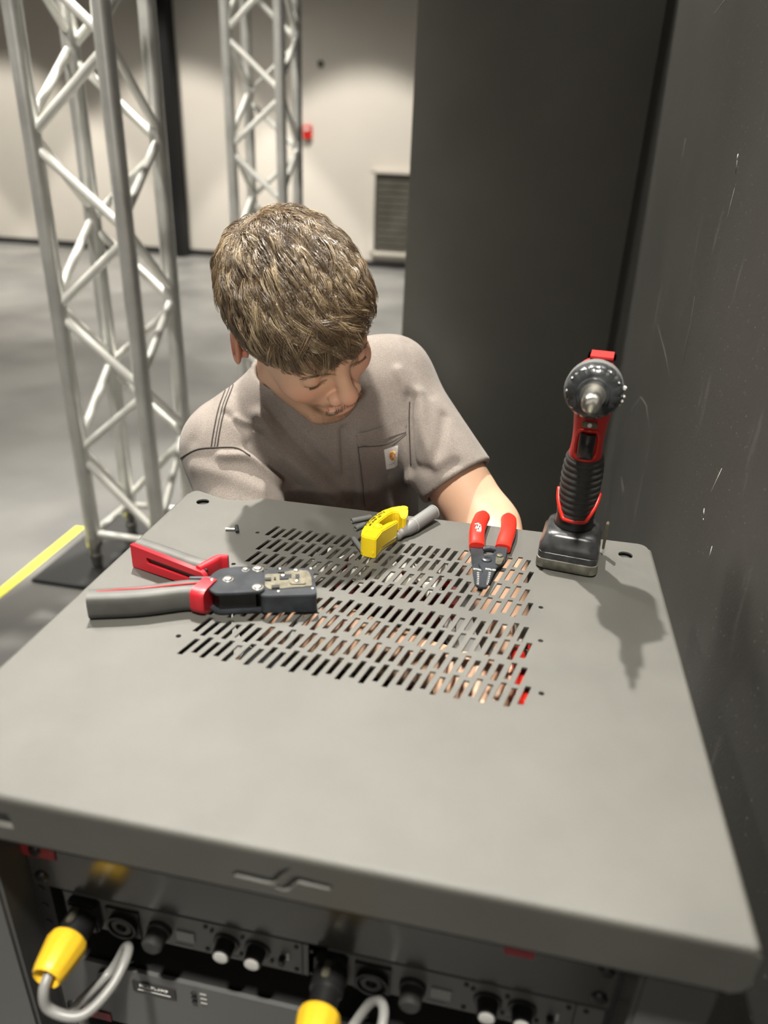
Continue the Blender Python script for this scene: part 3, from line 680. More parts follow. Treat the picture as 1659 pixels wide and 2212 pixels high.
def arc_text(name, body, size, off, par):
    P = [PC(318, 258, ZY), PC(356, 218, ZY), PC(404, 184, ZY), PC(440, 165, ZY)]; Q = catmull(P, 10); L = [0]
    for i in range(1, len(Q)): L.append(L[-1]+(Q[i]-Q[i-1]).length)
    s = 0.0
    bm = bmesh.new()
    for ch in body:
        if ch != ' ':
            i = min(max(1, next((k for k in range(len(L)) if L[k] >= s), len(L)-1)), len(L)-1)
            d = (Q[i]-Q[i-1]).normalized(); n = Vector((-d.y, d.x, 0)); c = Q[i-1]+d*(s-L[i-1])+n*off
            me = text_mesh(ch, size, 0.00008, 'CENTER', 0.0001)
            me.transform(Matrix(((d.x, n.x, 0, c.x), (d.y, n.y, 0, c.y), (0, 0, 1, ZY+0.0002), (0, 0, 0, 1))))
            bm.from_mesh(me)
        s += size*0.62
    me = bpy.data.meshes.new(name); bm.to_mesh(me); bm.free(); link(name, me, 'blackprint', par)
arc_text('printed_name', 'Platinum Tools', 0.0052, 0.0006, yt)
arc_text('printed_name', '(805) 384-9555  CT05', 0.0026, -0.0035, yt)

# small screwdriver
sd = empty('screwdriver', (0.355, -0.035, 0), 'small grey handled screwdriver leaning tip down against the yellow tool', 'screwdriver')
tip = PC(385, 450, 0.003); butt = PC(826, 150, 0.012); ax = (butt-tip); Ls = ax.length; ax.normalize()
nk = PC(560, 335, 0.0095); dn = (nk-tip).length
part('shaft', lambda bm: a_lathe(bm, tip, ax, [(0, .0009), (.003, .0016), (dn+.005, .0016)], 14), 'steel', sd)
LH = Ls-dn
part('handle', lambda bm: a_lathe(bm, tip+ax*dn, ax, [(0, .0036), (.0012, .0052), (.004, .0054), (.007, .0048), (.014, .0056), (.022, .0082), (.030, .0088), (LH-.022, .0088), (LH-.006, .0090), (LH-.0015, .0078), (LH, .005)], 26), mat('light_grey_handle_plastic', (0.17, 0.17, 0.165), 0.45), sd, smooth=math.radians(50))
for s in (0.033, LH-.004): part('handle_ring', lambda bm: a_lathe(bm, tip+ax*(dn+s), ax, [(0, .0086), (.0004, .0093), (.0014, .0093), (.0018, .0086)], 26), 'cable', sd)

# offcuts of grey tubing
def tube_piece(a, b_, r, lab, hollow=True, matn='tube'):
    d = (b_-a).normalized()
    def f(bm): a_lathe(bm, a, d, [(0.0015, r*.55), (0, r*.62), (0, r), ((b_-a).length, r), ((b_-a).length, r*.62), ((b_-a).length-.0015, r*.55)], 18)
    o = part('tube_offcut', f, matn, None, smooth=math.radians(40)); tag(o, lab, 'tube offcut', 'offcuts of grey heat shrink tube'); return o
tube_piece(PC(205, 225, .0035), PC(350, 196, .0035), 0.0035, 'grey tube offcut behind the yellow tool, farther one of its pair')
tube_piece(PC(232, 282, .0035), PC(300, 252, .0035), 0.0033, 'short open-ended grey tube offcut touching the left side of the yellow tool')
tube_piece(PC(222, 358, .0032), PC(300, 465, .0032), 0.0031, 'slanting grey tube offcut on the slots in front of the yellow tool')
tube_piece(PA(622, 110, .0022), PA(718, 112, .0022), 0.0020, 'tiny shiny metal pin lying flat at the back left of the lid', matn='steel')['category'] = 'metal pin'
tube_piece(PA(738, 80, .0022), PA(745, 142, .0022), 0.0022, 'tiny dark metal pin lying just right of the shiny pin', matn='darksteel')['category'] = 'metal pin'
for o in list(COL.objects):
    if o.get('category') == 'metal pin': o.name = 'metal_pin'; o['group'] = 'pins at the back left of the lid'

# ------------------------------------------------------------------ cordless driver
DX, DY = 0.4985, -0.060
dr = empty('cordless_driver', (DX, DY, 0), 'red and black cordless driver standing upright on its battery near the wall', 'cordless driver')
rotd = Matrix.Rotation(math.radians(-7), 3, 'Z')
def D(x, y, z): v = rotd @ Vector((x, y, 0)); return Vector((DX+v.x, DY+v.y, z))
def rrect(hx, hy, r, z, cx=0, cy=0, n=5):
    o = []
    for sx, sy, a0 in ((1, 1, 0), (-1, 1, 90), (-1, -1, 180), (1, -1, 270)):
        for k in range(n+1):
            a = math.radians(a0+90*k/n); o.append(D(cx+sx*(hx-r)+r*math.cos(a), cy+sy*(hy-r)+r*math.sin(a), z))
    return o
def loft(bm, rings, cap=True):
    R = [[bm.verts.new(p) for p in r] for r in rings]; n = len(R[0])
    for i in range(len(R)-1):
        for k in range(n): bm.faces.new((R[i][k], R[i][(k+1) % n], R[i+1][(k+1) % n], R[i+1][k]))
    if cap: bm.faces.new(R[0][::-1]); bm.faces.new(R[-1])
part('battery', lambda bm: loft(bm, [rrect(.0325, .036, .008, .0012, 0, 0), rrect(.0340, .0375, .009, .003), rrect(.0340, .0375, .009, .0135), rrect(.0335, .037, .009, .0140)]), mat('worn_grey_rubber_bumper', (0.13, 0.125, 0.10), 0.55, noise=0.4, scale=70), dr, smooth=math.radians(40))['label'] = 'worn grey battery bumper'
part('battery_case', lambda bm: loft(bm, [rrect(.0325, .036, .008, .0140), rrect(.0332, .0368, .009, .0145), rrect(.0332, .0368, .009, .0215), rrect(.0326, .0362, .009, .0220), rrect(.0330, .0366, .009, .0226), rrect(.0328, .0364, .009, .0285), rrect(.0305, .034, .010, .0325), rrect(.0285, .0315, .011, .0400), rrect(.0265, .0285, .012, .0430), rrect(.021, .024, .012, .0445)]), mat('scuffed_black_plastic', (0.030, 0.031, 0.032), 0.30, noise=0.4, scale=90), dr, smooth=math.radians(40))
# handle: stack of ellipses
def ell(hx, hy, z, cy=0.0, n=36, cx=0.0): return [D(cx+hx*math.cos(2*math.pi*k/n), cy+hy*math.sin(2*math.pi*k/n), z) for k in range(n)]
prof = [(.0430, .0205, .0235, .003), (.0540, .0190, .0220, .004), (.0640, .0192, .0220, .004), (.0850, .0200, .0225, .004), (.1050, .0205, .0220, .003), (.1180, .0198, .0210, .002), (.1300, .0178, .0205, .000), (.1450, .0165, .0210, -.001), (.1600, .0170, .0225, -.002), (.1740, .0185, .0240, -.003), (.1860, .0200, .0260, -.004)]
def interp(z):
    for a, b_ in zip(prof, prof[1:]):
        if a[0] <= z <= b_[0]:
            t = (z-a[0])/(b_[0]-a[0]); return [a[i]+(b_[i]-a[i])*t for i in range(4)]
    return prof[-1] if z > prof[-1][0] else prof[0]
part('handle_core', lambda bm: loft(bm, [ell(interp(z)[1], interp(z)[2], z, interp(z)[3]) for z in np.linspace(.043, .186, 24)]), 'red', dr, smooth=True)['label'] = 'red handle housing'
def ribs(bm):
    rings = []
    for z in np.linspace(.062, .131, 150):
        a = interp(z); e = 0.0016+0.0007*math.cos(2*math.pi*(z-.062)/.0072)
        row = ell(a[1]+e, a[2]+e, z, a[3])
        # the rubber dips lower in front, and its lower edge tapers to a shield shape
        for k, v in enumerate(row):
            fr_ = -math.sin(2*math.pi*k/36); v.z += 0.004*max(0, -fr_)-0.003*max(0, fr_)
        rings.append(row)
    loft(bm, rings)
part('rubber_grip', ribs, 'rubber', dr, smooth=True)['label'] = 'ribbed black rubber grip'
def trim(bm):
    pts = []
    for t in np.linspace(-1, 1, 31):
        ang = -math.pi/2+t*math.pi*0.52; z = 0.057+0.028*max(0, (abs(t)-0.38)/0.62)**0.9; a = interp(z)
        pts.append(D((a[1]+.0022)*math.cos(ang), a[3]+(a[2]+.0022)*math.sin(ang), z))
    a_tube(bm, pts, 0.0024, 8)
part('grip_trim', trim, 'redbright', dr, smooth=True)['label'] = 'bright red trim line'
part('grip_foot', lambda bm: loft(bm, [ell(interp(z)[1]+.0018, interp(z)[2]+.0018, z, interp(z)[3]) for z in np.linspace(.043, .060, 5)]), 'black', dr, smooth=True)
# trigger
def trig(bm):
    rings = []
    for z in np.linspace(.1345, .1625, 9):
        t = (z-.1345)/.028; a = interp(z); bulge = 0.004+0.004*math.sin(math.pi*t)
        rings.append([D(0.0085*math.cos(q), a[3]-a[2]-bulge*0.5+ (bulge+.002)*math.sin(q), z) for q in [2*math.pi*k/16 for k in range(16)]])
    loft(bm, rings)
part('trigger', trig, 'black', dr, smooth=math.radians(60))
def tframe(bm):
    pts = []
    for k in range(33):
        q = 2*math.pi*k/32; c, s = math.cos(q), math.sin(q)
        x = math.copysign(abs(c)**.5, c)*.0112; z = .1485+math.copysign(abs(s)**.5, s)*.0168; a = interp(z)
        pts.append(D(x, a[3]-a[2]*math.sqrt(max(.2, 1-(x/a[1])**2))-.0006, z))
    a_tube(bm, pts, 0.0021, 8, cap=False)
part('trigger_surround', tframe, 'redbright', dr, smooth=True)
part('work_light', lambda bm: (a_box(bm, D(0, -.0295, .1735), (.016, .004, .006), rotd), ), 'brass', dr, bevel=0.001)
part('light_lens', lambda bm: a_cyl(bm, D(0, -.031, .1735), D(0, -.0328, .1735), .0022, n=16), 'white', dr)
# motor housing, collar, chuck.  The tool axis points towards the viewer.
HZ = 0.2085; axd = (rotd @ Vector((0.02, -1, 0.06))).normalized(); ho = D(-0.002, -0.026, HZ)
part('motor_housing', lambda bm: a_lathe(bm, ho-axd*0.070, axd, [(0, .012), (.004, .020), (.012, .0245), (.06, .0265), (.070, .0280)], 40), 'red', dr, smooth=math.radians(50))
part('housing_cap', lambda bm: a_lathe(bm, ho-axd*0.018, axd, [(0, .0292), (.016, .0298), (.018, .0292), (.0185, .0272)], 40), mat('satin_grey_plastic', (0.16, 0.165, 0.165), 0.3), dr, smooth=math.radians(50))
def collar(bm):
    n = 80; prof2 = [(0, .0280), (.002, .0288), (.010, .0272), (.014, .0240), (.0165, .0185), (.017, .0165), (.021, .0160), (.022, .0140)]
    x = axd.cross(Vector((0, 0, 1))).normalized(); y = x.cross(axd); R = []
    for i, (d, r) in enumerate(prof2):
        R.append([bm.verts.new(ho+axd*d+(x*math.cos(q)+y*math.sin(q))*(r-(0.0012 if (k % 5 == 0 and 1 <= i <= 3) else 0))) for k, q in enumerate([2*math.pi*k/n for k in range(n)])])
    for i in range(len(R)-1):
        for k in range(n): bm.faces.new((R[i][k], R[i][(k+1) % n], R[i+1][(k+1) % n], R[i+1][k]))
    bm.faces.new(R[0][::-1]); bm.faces.new(R[-1])
part('clutch_collar', collar, mat('worn_black_collar', (0.05, 0.053, 0.055), 0.22, metal=0.3, noise=0.4, scale=80), dr, smooth=math.radians(30))
def cmarks(bm):
    x = axd.cross(Vector((0, 0, 1))).normalized(); y = x.cross(axd)
    for q in (-90, -60, -30, 0, 30, 60):
        a = math.radians(q+90); rad = x*math.cos(a)+y*math.sin(a); c = ho+axd*0.0122+rad*0.0262
        t = axd.cross(rad); R3 = Matrix((t, rad, axd)).transposed()
        a_lathe(bm, c, (axd*0.55+rad*0.83), [(0, .0013), (.0003, .0012)], 4)
part('clutch_marking', cmarks, 'white', dr)
part('chuck', lambda bm: (a_lathe(bm, ho+axd*0.021, axd, [(0, .0125), (.004, .0125), (.004, .0095), (.022, .0090), (.026, .0098), (.040, .0095), (.043, .0075)], 30)), 'steel', dr, smooth=math.radians(40))
part('bit_socket', lambda bm: a_cyl(bm, ho+axd*0.063, ho+axd*0.080, .0058, n=6), 'steel', dr)
part('bit_tip', lambda bm: a_lathe(bm, ho+axd*0.080, axd, [(0, .0030), (.012, .0028), (.018, .0012)], 10), 'brass', dr)
part('direction_switch', lambda bm: a_box(bm, D(0, .010, HZ+.0275), (.028, .034, .005), rotd), 'red', dr, bevel=0.0025)['label'] = 'red top cover'
part('belt_clip', lambda bm: a_box(bm, D(.0375, .024, .026), (.003, .009, .034), rotd), 'brass', dr, bevel=0.001)
def torn(bm):
    x = axd.cross(Vector((0, 0, 1))).normalized(); y = x.cross(axd)
    for (a, r0, s) in ((12, .0298, .0030), (-4, .0302, .0018), (-14, .0298, .0019), (-22, .0294, .0013)):
        q = math.radians(180-a); rad = x*math.cos(q)+y*math.sin(q); c = ho+rad*r0
        a_box(bm, c, (s, .004, s*1.2), Matrix.Rotation(q+.6, 3, 'Y'))
part('torn_sticker', torn, 'white', dr, bevel=0.0004)

# ------------------------------------------------------------------ what shows through the slots
pl = empty('pliers', (.465, -.16, -.10), 'red handled pliers held inside the rack, seen through the right slots', 'pliers')
part('handle', lambda bm: a_tube(bm, catmull([(.452, -.13, -.088), (.458, -.175, -.088), (.466, -.225, -.092)], 6), .0085, 12), 'redbright', pl, smooth=True)
part('handle', lambda bm: a_tube(bm, catmull([(.472, -.12, -.089), (.486, -.165, -.089), (.490, -.215, -.092)], 6), .0085, 12), 'redbright', pl, smooth=True)
part('jaws', lambda bm: grip_mesh(bm, [(.462, -.118), (.455, -.085), (.450, -.065)], [.014, .010, .004], -.095, -.084), 'steel', pl)
tb = empty('tool_case', (.295, -.036, -.245), 'glossy dark red case inside the rack, seen through the middle slots', 'case')
part('case_body', lambda bm: a_box(bm, (.295, -.036, -.160), (.16, .066, .17)), mat('dark_red_case', (.10, .008, .012), .35), tb, bevel=.012, seg=4)
part('case_rim', lambda bm: a_tube(bm, catmull([(.225, -.030, -.068), (.26, -.034, -.062), (.32, -.036, -.062), (.362, -.034, -.068)], 6), .009, 12), 'redbright', tb, smooth=True)
sh = part('shelf', lambda bm: a_box(bm, (.3, -.15, -.252), (.46, .30, .01)), 'rackdark', None); tag(sh, 'dark shelf deep inside the rack below the red case', 'shelf')
bag = empty('crumpled_sheet', (.28, -.065, -.05), 'crumpled white plastic sheet under the back slots by the yellow tool', 'plastic sheet')
def sheet(bm):
    g = []; r = np.random.default_rng(2)
    for i in range(22):
        g.append([bm.verts.new((.195+i*.0078, -.115+j*.009+.003*r.normal(), -.034+.008*math.sin(i*1.9+j*.7)+.007*math.sin(j*1.6-i)+.002*r.normal())) for j in range(12)])
    for i in range(21):
        for j in range(11):
            if not ((i*7+j*3) % 11 == 0): bm.faces.new((g[i][j], g[i+1][j], g[i+1][j+1], g[i][j+1]))
part('sheet', sheet, 'cablewhite', bag, smooth=False)
for i, (pts, r_, mn, lab) in enumerate([
    ([(.33, -.02, -.10), (.36, -.07, -.095), (.38, -.10, -.13), (.36, -.13, -.20)], .006, 'white', 'white cable end under the slots right of the white sheet'),
    ([(.40, -.02, -.12), (.41, -.09, -.10), (.445, -.15, -.16), (.45, -.26, -.20)], .007, 'cable', 'grey cable running to the pliers under the right slots'),
    ([(.36, -.02, -.14), (.38, -.12, -.12), (.41, -.19, -.18), (.40, -.28, -.24)], .005, 'cable', 'thin grey cable crossing below the right slots'),
    ([(.22, .02, -.20), (.26, -.10, -.20), (.35, -.21, -.19), (.50, -.22, -.22)], .006, 'tube', 'dark grey cable lying across below the forearm'),
    ([(.17, -.02, -.10), (.19, -.10, -.085), (.185, -.2, -.14), (.2, -.28, -.2)], .005, 'cable', 'grey cable hanging under the left slots')]):
    c_ = part('cable', lambda bm: a_tube(bm, catmull(pts, 8), r_, 10), mn, None, smooth=True); tag(c_, lab, 'cable', 'cables inside the rack')

# ------------------------------------------------------------------ the man: surfaces grown from smooth distance fields
def V3(*a): return np.array(a, float)
def smin(a, b, k):
    h = np.clip(0.5+0.5*(b-a)/k, 0, 1); return b+(a-b)*h-k*h*(1-h)
def smax(a, b, k): return -smin(-a, -b, k)
def sph(P, c, r): return np.linalg.norm(P-c, axis=1)-r
def ellp(P, c, r, R=None):
    q = P-c
    if R is not None: q = q@R
    k0 = np.linalg.norm(q/r, axis=1); k1 = np.linalg.norm(q/(r*r), axis=1); return k0*(k0-1)/np.maximum(k1, 1e-9)
def cap(P, a, b, ra, rb=None):
    rb = ra if rb is None else rb; d = b-a; t = np.clip(((P-a)@d)/max(d@d, 1e-12), 0, 1)
    return np.linalg.norm(P-a-t[:, None]*d, axis=1)-(ra+(rb-ra)*t)
def chain(P, pts, rad, k=0.004):
    o = None
    for i in range(len(pts)-1):
        c = cap(P, pts[i], pts[i+1], rad[i], rad[i+1]); o = c if o is None else smin(o, c, k)
    return o

def surface_net(f, lo, hi, h, B=8, margin=1.3):
    lo = np.array(lo, float); nb = np.ceil((np.array(hi)-lo)/(h*B)).astype(int)
    g = np.stack(np.meshgrid(*[np.arange(n) for n in nb], indexing='ij'), -1).reshape(-1, 3)
    d = f(lo+(g+0.5)*h*B); g = g[np.abs(d) < h*B*margin]
    off = np.stack(np.meshgrid(*[np.arange(B+1)]*3, indexing='ij'), -1).reshape(-1, 3)
    big = nb*B+2; ids = []; pos = []; vals = []; cors = []
    cof = np.array([[i, j, k] for i in (0, 1) for j in (0, 1) for k in (0, 1)])
    for s in range(0, len(g), 500):
        gg = g[s:s+500]; idx = gg[:, None, :]*B+off[None]; Pp = lo+idx.reshape(-1, 3)*h
        Vv = f(Pp).reshape(len(gg), B+1, B+1, B+1)
        C = np.stack([Vv[:, i:i+B, j:j+B, k:k+B] for i, j, k in cof], -1)
        act = (C < 0).any(-1) & (C >= 0).any(-1); w_ = np.argwhere(act)
        cell = gg[w_[:, 0]]*B+w_[:, 1:]; ids.append((cell[:, 0]*big[1]+cell[:, 1])*big[2]+cell[:, 2]); pos.append(cell); vals.append(C[act])
    ids = np.concatenate(ids); pos = np.concatenate(pos); vals = np.concatenate(vals)
    o = np.argsort(ids); ids = ids[o]; pos = pos[o]; vals = vals[o]
    acc = np.zeros((len(ids), 3)); cnt = np.zeros(len(ids))
    for a in range(8):
        for b_ in range(a+1, 8):
            if np.abs(cof[a]-cof[b_]).sum() == 1:
                va, vb = vals[:, a], vals[:, b_]; mk = (va < 0) != (vb < 0); t = va[mk]/(va[mk]-vb[mk])
                acc[mk] += cof[a]+(cof[b_]-cof[a])*t[:, None]; cnt[mk] += 1
    vert = lo+(pos+acc/cnt[:, None])*h
    quads = []
    st = np.array([big[1]*big[2], big[2], 1])
    for ax, c1_ in ((0, 4), (1, 2), (2, 1)):
        mk = (vals[:, 0] < 0) != (vals[:, c1_] < 0); u_, v_ = [(1, 2), (2, 0), (0, 1)][ax]
        i0 = np.nonzero(mk)[0]
        def look(dd):
            q = ids[i0]-dd; j = np.searchsorted(ids, q); j = np.clip(j, 0, len(ids)-1); ok = ids[j] == q; return j, ok
        j1, k1 = look(st[u_]); j2, k2 = look(st[u_]+st[v_]); j3, k3 = look(st[v_]); ok = k1 & k2 & k3
        Q = np.stack([i0, j1, j2, j3], 1)[ok]; inside = (vals[i0, 0] < 0)[ok]
        Q[~inside] = Q[~inside][:, ::-1]; quads.append(Q)
    return vert, np.concatenate(quads)
def np_mesh(name, V, Q):
    me = bpy.data.meshes.new(name); n = len(Q); k = Q.shape[1]
    me.vertices.add(len(V)); me.vertices.foreach_set('co', np.asarray(V, np.float32).ravel())
    me.loops.add(n*k); me.loops.foreach_set('vertex_index', Q.astype(np.int32).ravel())
    me.polygons.add(n); me.polygons.foreach_set('loop_start', np.arange(0, n*k, k, dtype=np.int32))
    me.update(calc_edges=True); me.validate(); return me
def paint(me, colf):
    a = me.color_attributes.new('Col', 'FLOAT_COLOR', 'POINT'); a.data.foreach_set('color', np.concatenate([colf, np.ones((len(colf), 1))], 1).astype(np.float32).ravel())
def waves(P, seed, freq, n=10):
    r = np.random.default_rng(seed); o = 0
    for i in range(n):
        k = r.normal(size=3); k *= freq*(0.5+r.random())/np.linalg.norm(k); o = o+np.sin(P@k+r.random()*6.28)
    return o/math.sqrt(n)

# head frame: X his right, Y the way he faces, Z up through the crown
HT = V3(.142, .058, .222)
HX = V3(-.702, -.594, -.393); HX /= np.linalg.norm(HX)
HF = V3(.695, -.450, -.561); HF -= HX*(HF@HX); HF /= np.linalg.norm(HF); HU = np.cross(HX, HF)
HR = np.stack([HX, HF, HU], 1)
def to_head(P): return (P-HT)@HR
def from_head(q): return HT+np.atleast_2d(q)@HR.T
CR_C = V3(0, -.012, .030); CR_R = V3(.076, .097, .088)
def mir(P, f):
    Q = P.copy(); Q[:, 0] = np.abs(Q[:, 0]); return f(Q)
def head_sdf(q):
    m = q.copy(); m[:, 0] = np.abs(m[:, 0])
    d = ellp(q, CR_C, CR_R)
    d = smin(d, ellp(q, V3(0, .024, -.038), V3(.060, .064, .072)), .03)
    d = smin(d, cap(m, V3(.055, .002, -.062), V3(.026, .066, -.103), .015, .016), .026)
    d = smin(d, ellp(q, V3(0, .074, -.107), V3(.025, .018, .018)), .016)
    d = smin(d, sph(m, V3(.040, .058, -.030), .021), .022)
    d = smin(d, ellp(q, V3(0, .077, -.066), V3(.031, .021, .030)), .016)
    d = smin(d, cap(m, V3(0, .083, .019), V3(.040, .070, .020), .0095, .008), .014)
    d = smax(d, -ellp(m, V3(.033, .097, .001), V3(.017, .016, .0105)), .012)
    d = smin(d, sph(m, V3(.0335, .0710, -.001), .0128), .004)
    d = smin(d, cap(q, V3(0, .087, .008), V3(0, .104, -.027), .0080, .0105), .011)
    d = smin(d, sph(q, V3(0, .1040, -.0300), .0118), .008)
    d = smin(d, sph(m, V3(.0145, .0965, -.0365), .0090), .005)
    d = smax(d, -sph(m, V3(.0068, .1015, -.0455), .0034), .002)
    d = smin(d, ellp(q, V3(0, .0945, -.0630), V3(.026, .0085, .0045)), .004)
    d = smin(d, ellp(q, V3(0, .0930, -.0745), V3(.021, .0095, .0065)), .005)
    mo = cap(m, V3(0, .1040, -.0680), V3(.015, .0995, -.0672), .0013, .0013); mo = np.minimum(mo, cap(m, V3(.015, .0995, -.0672), V3(.0320, .0830, -.0585), .0013, .0020))
    d = smax(d, -mo, .003)
    # smile fold
    fo = chain(m, [V3(.020, .098, -.040), V3(.030, .091, -.052), V3(.0365, .080, -.062)], [.0010, .0012, .0008], .002); d = smax(d, -fo, .004)
    # ears
    Re = np.array(Matrix.Rotation(math.radians(-12), 3, 'X') @ Matrix.Rotation(math.radians(-22), 3, 'Z'))
    e = ellp(m, V3(.0840, -.022, -.010), V3(.0065, .0205, .0345), Re)
    e = smax(e, -ellp(m, V3(.0900, -.020, -.006), V3(.0062, .0130, .0225), Re), .003)
    e = smin(e, ellp(m, V3(.079, -.008, -.014), V3(.004, .005, .007)), .004)
    return smin(d, e, .006)

RS, LS = V3(.018, .088, .030), V3(.228, .235, .112)
LE, LW = V3(.398, .125, -.066), V3(.447, -.050, -.150)
RE, RWr = V3(.132, -.062, -.140), V3(.362, -.160, -.108)
MS = V3(.123, .158, .085)
ts = (LS-RS)/np.linalg.norm(LS-RS); tt = V3(-.005, .51, -.86); tt -= ts*(tt@ts); tt /= np.linalg.norm(tt)
tn_ = -np.cross(ts, tt); tn_ = tn_ if tn_[1] < 0 else -tn_
TRm = np.stack([ts, tt, tn_], 1)
NB = MS-tn_*.035+V3(0, 0, .012)
HB = from_head(V3(0, -.028, -.055))[0]

def finger_set(wr, d, pn, thumb_side, curl):
    """wrist, hand direction, palm normal (side towards which fingers curl)"""
    d = d/np.linalg.norm(d); pn = pn-d*(pn@d); pn /= np.linalg.norm(pn); s = np.cross(d, pn)*thumb_side
    F = []
    for i, (o, L) in enumerate(zip((.030, .010, -.011, -.031), (.070, .078, .073, .058))):
        base = wr+d*(.088-.004*abs(i-1))+s*o; c = curl[i]; a = 0.25*c; p = [base-d*.02]; p.append(base); q = base; 
        for j, fr_ in enumerate((.45, .31, .24)):
            a += c*(0.55, 0.85, 0.55)[j]; q = q+(d*math.cos(a)+pn*math.sin(a))*L*fr_; p.append(q)
        F.append((p, [.0095, .0092, .0084, .0076, .0066]))
    tb = wr+d*.025+s*.026+pn*.006; t1 = tb+(d*.62+s*.60+pn*.45)*.040; t2 = t1+(d*.80+s*.05+pn*.60)*.034; t3 = t2+(d*.85-s*.25+pn*.45)*.026
    F.append(([tb, t1, t2, t3], [.0130, .0110, .0098, .0080]))
    palm = (wr+d*.052+pn*.002, V3(.045, .040, .0165), np.stack([d, s, np.cross(d, s)], 1))
    return F, palm
HD_R = finger_set(RWr, V3(.078, -.028, .006), V3(.10, .15, -.9), -1, (1.1, 1.2, 1.25, 1.3))
HD_L = finger_set(LW, V3(-.004, -.070, -.020), V3(-.75, -.1, -.6), 1, (1.1, 1.15, 1.2, 1.3))
def hand_sdf(P, hs, wr):
    F, (pc, pr, pR) = hs; d = ellp(P, pc, pr, pR); d = smin(d, cap(P, wr, pc, .024, .022), .02)
    fs = None
    for p, r in F:
        c = chain(P, p, r, .003); fs = c if fs is None else np.minimum(fs, c)
    return smin(d, fs, .006)
def arm_r(P, g=0.0):
    d = cap(P, RS, RE, .052+g, .045+g)
    fm = RE+(RWr-RE)*.28
    f_ = chain(P, [RE, fm, RWr], [.041+g, .043+g, .0265+g], .012); return smin(d, f_, .02)
def arm_l(P, g=0.0):
    fm = LE+(LW-LE)*.25+V3(.002, 0, 0)
    d = cap(P, LS, LE, .052+g, .045+g); f_ = chain(P, [LE, fm, LW], [.045+g, .046+g, .028+g], .012); return smin(d, f_, .02)
def body_sdf(P):
    d = head_sdf(to_head(P))
    d = smin(d, cap(P, HB, NB, .051, .056), .022)
    t = ellp(P, MS+tt*.15+tn_*.005, V3(.140, .185, .090), TRm)
    t = smin(t, cap(P, RS+ts*.03, LS-ts*.03, .045), .04); t = smin(t, ellp(P, MS+tt*.37, V3(.125, .15, .09), TRm), .05)
    t = smin(t, cap(P, NB, MS+tt*.04, .058, .07), .03)
    d = smin(d, t, .02)
    d = smin(d, arm_r(P), .02); d = smin(d, arm_l(P), .02)
    d = smin(d, hand_sdf(P, HD_R, RWr), .010); d = smin(d, hand_sdf(P, HD_L, LW), .010)
    return d

man = empty('person', (.2, .45, FZ), 'person in washed grey-brown pocket t-shirt kneeling behind the rack, looking down, arms inside it', 'person')
Vb, Qb = surface_net(body_sdf, (-.12, -.22, -.42), (.56, .58, .40), .0021)
me = np_mesh('body', Vb, Qb)
q = to_head(Vb); n = len(Vb)
col = np.tile(V3(.64, .40, .27), (n, 1))
def blend(col, c, w_): return col*(1-w_[:, None])+np.array(c)*w_[:, None]
def gau(q, c, s): return np.exp(-(((q-c)/s)**2).sum(1))
mq = q.copy(); mq[:, 0] = np.abs(mq[:, 0])
near = (np.linalg.norm(q-V3(0, 0, -.01), axis=1) < .19)
col = blend(col, (.66, .30, .22), near*gau(q, V3(0, .115, -.036), V3(.02, .02, .02))*.65)
col = blend(col, (.68, .30, .21), near*gau(mq, V3(.045, .07, -.03), V3(.022, .03, .022))*.45)
col = blend(col, (.66, .20, .14), near*gau(mq, V3(.085, -.02, -.012), V3(.012, .03, .04))*.85)
lips = near*((np.abs(q[:, 2]+.0685-.25*np.abs(q[:, 0])) < .0115-.25*np.abs(q[:, 0])) & (q[:, 1] > .088) & (np.abs(q[:, 0]) < .027)).astype(float)
col = blend(col, (.56, .26, .20), lips*.6)
stub = near*np.clip((-.048-q[:, 2])/.02, 0, 1)*np.clip((q[:, 1]-.0)/.04, 0, 1)*(1-lips)
col = blend(col, (.36, .21, .13), stub*.42)
mous = near*np.maximum(gau(mq, V3(.013, .100, -.0545), V3(.018, .02, .005)), gau(mq, V3(.033, .082, -.066), V3(.006, .02, .014))); col = blend(col, (.20, .11, .06), np.clip(mous*.95, 0, 1)*(1-lips))
gt = near*gau(q, V3(0, .09, -.100), V3(.020, .03, .012)); col = blend(col, (.25, .14, .08), gt*.5)
bro = near*np.exp(-((mq[:, 2]-(.0155-.10*np.abs(mq[:, 0]-.030)))/.0035)**2)*((mq[:, 0] > .010) & (mq[:, 0] < .052) & (q[:, 1] > .05)); col = blend(col, (.20, .12, .065), bro*.75)
lash = near*np.exp(-((mq[:, 2]-(-.0065-.0*mq[:, 0]+5.0*(mq[:, 0]-.034)**2))/.0013)**2)*((mq[:, 0] > .017) & (mq[:, 0] < .045) & (q[:, 1] > .06)); col = blend(col, (.10, .055, .035), lash*.85)
sock_ = near*gau(mq, V3(.030, .084, .006), V3(.016, .02, .008)); col = blend(col, (.55, .31, .22), sock_*.4)
col = blend(col, (.62, .32, .22), np.exp(-(np.linalg.norm(Vb-RE, axis=1)/.075)**2)*.5)
for F, _ in (HD_R, HD_L):
    for p, r in F:
        col = blend(col, (.66, .33, .25), np.exp(-(np.linalg.norm(Vb-p[-1], axis=1)/.012)**2)*.6)
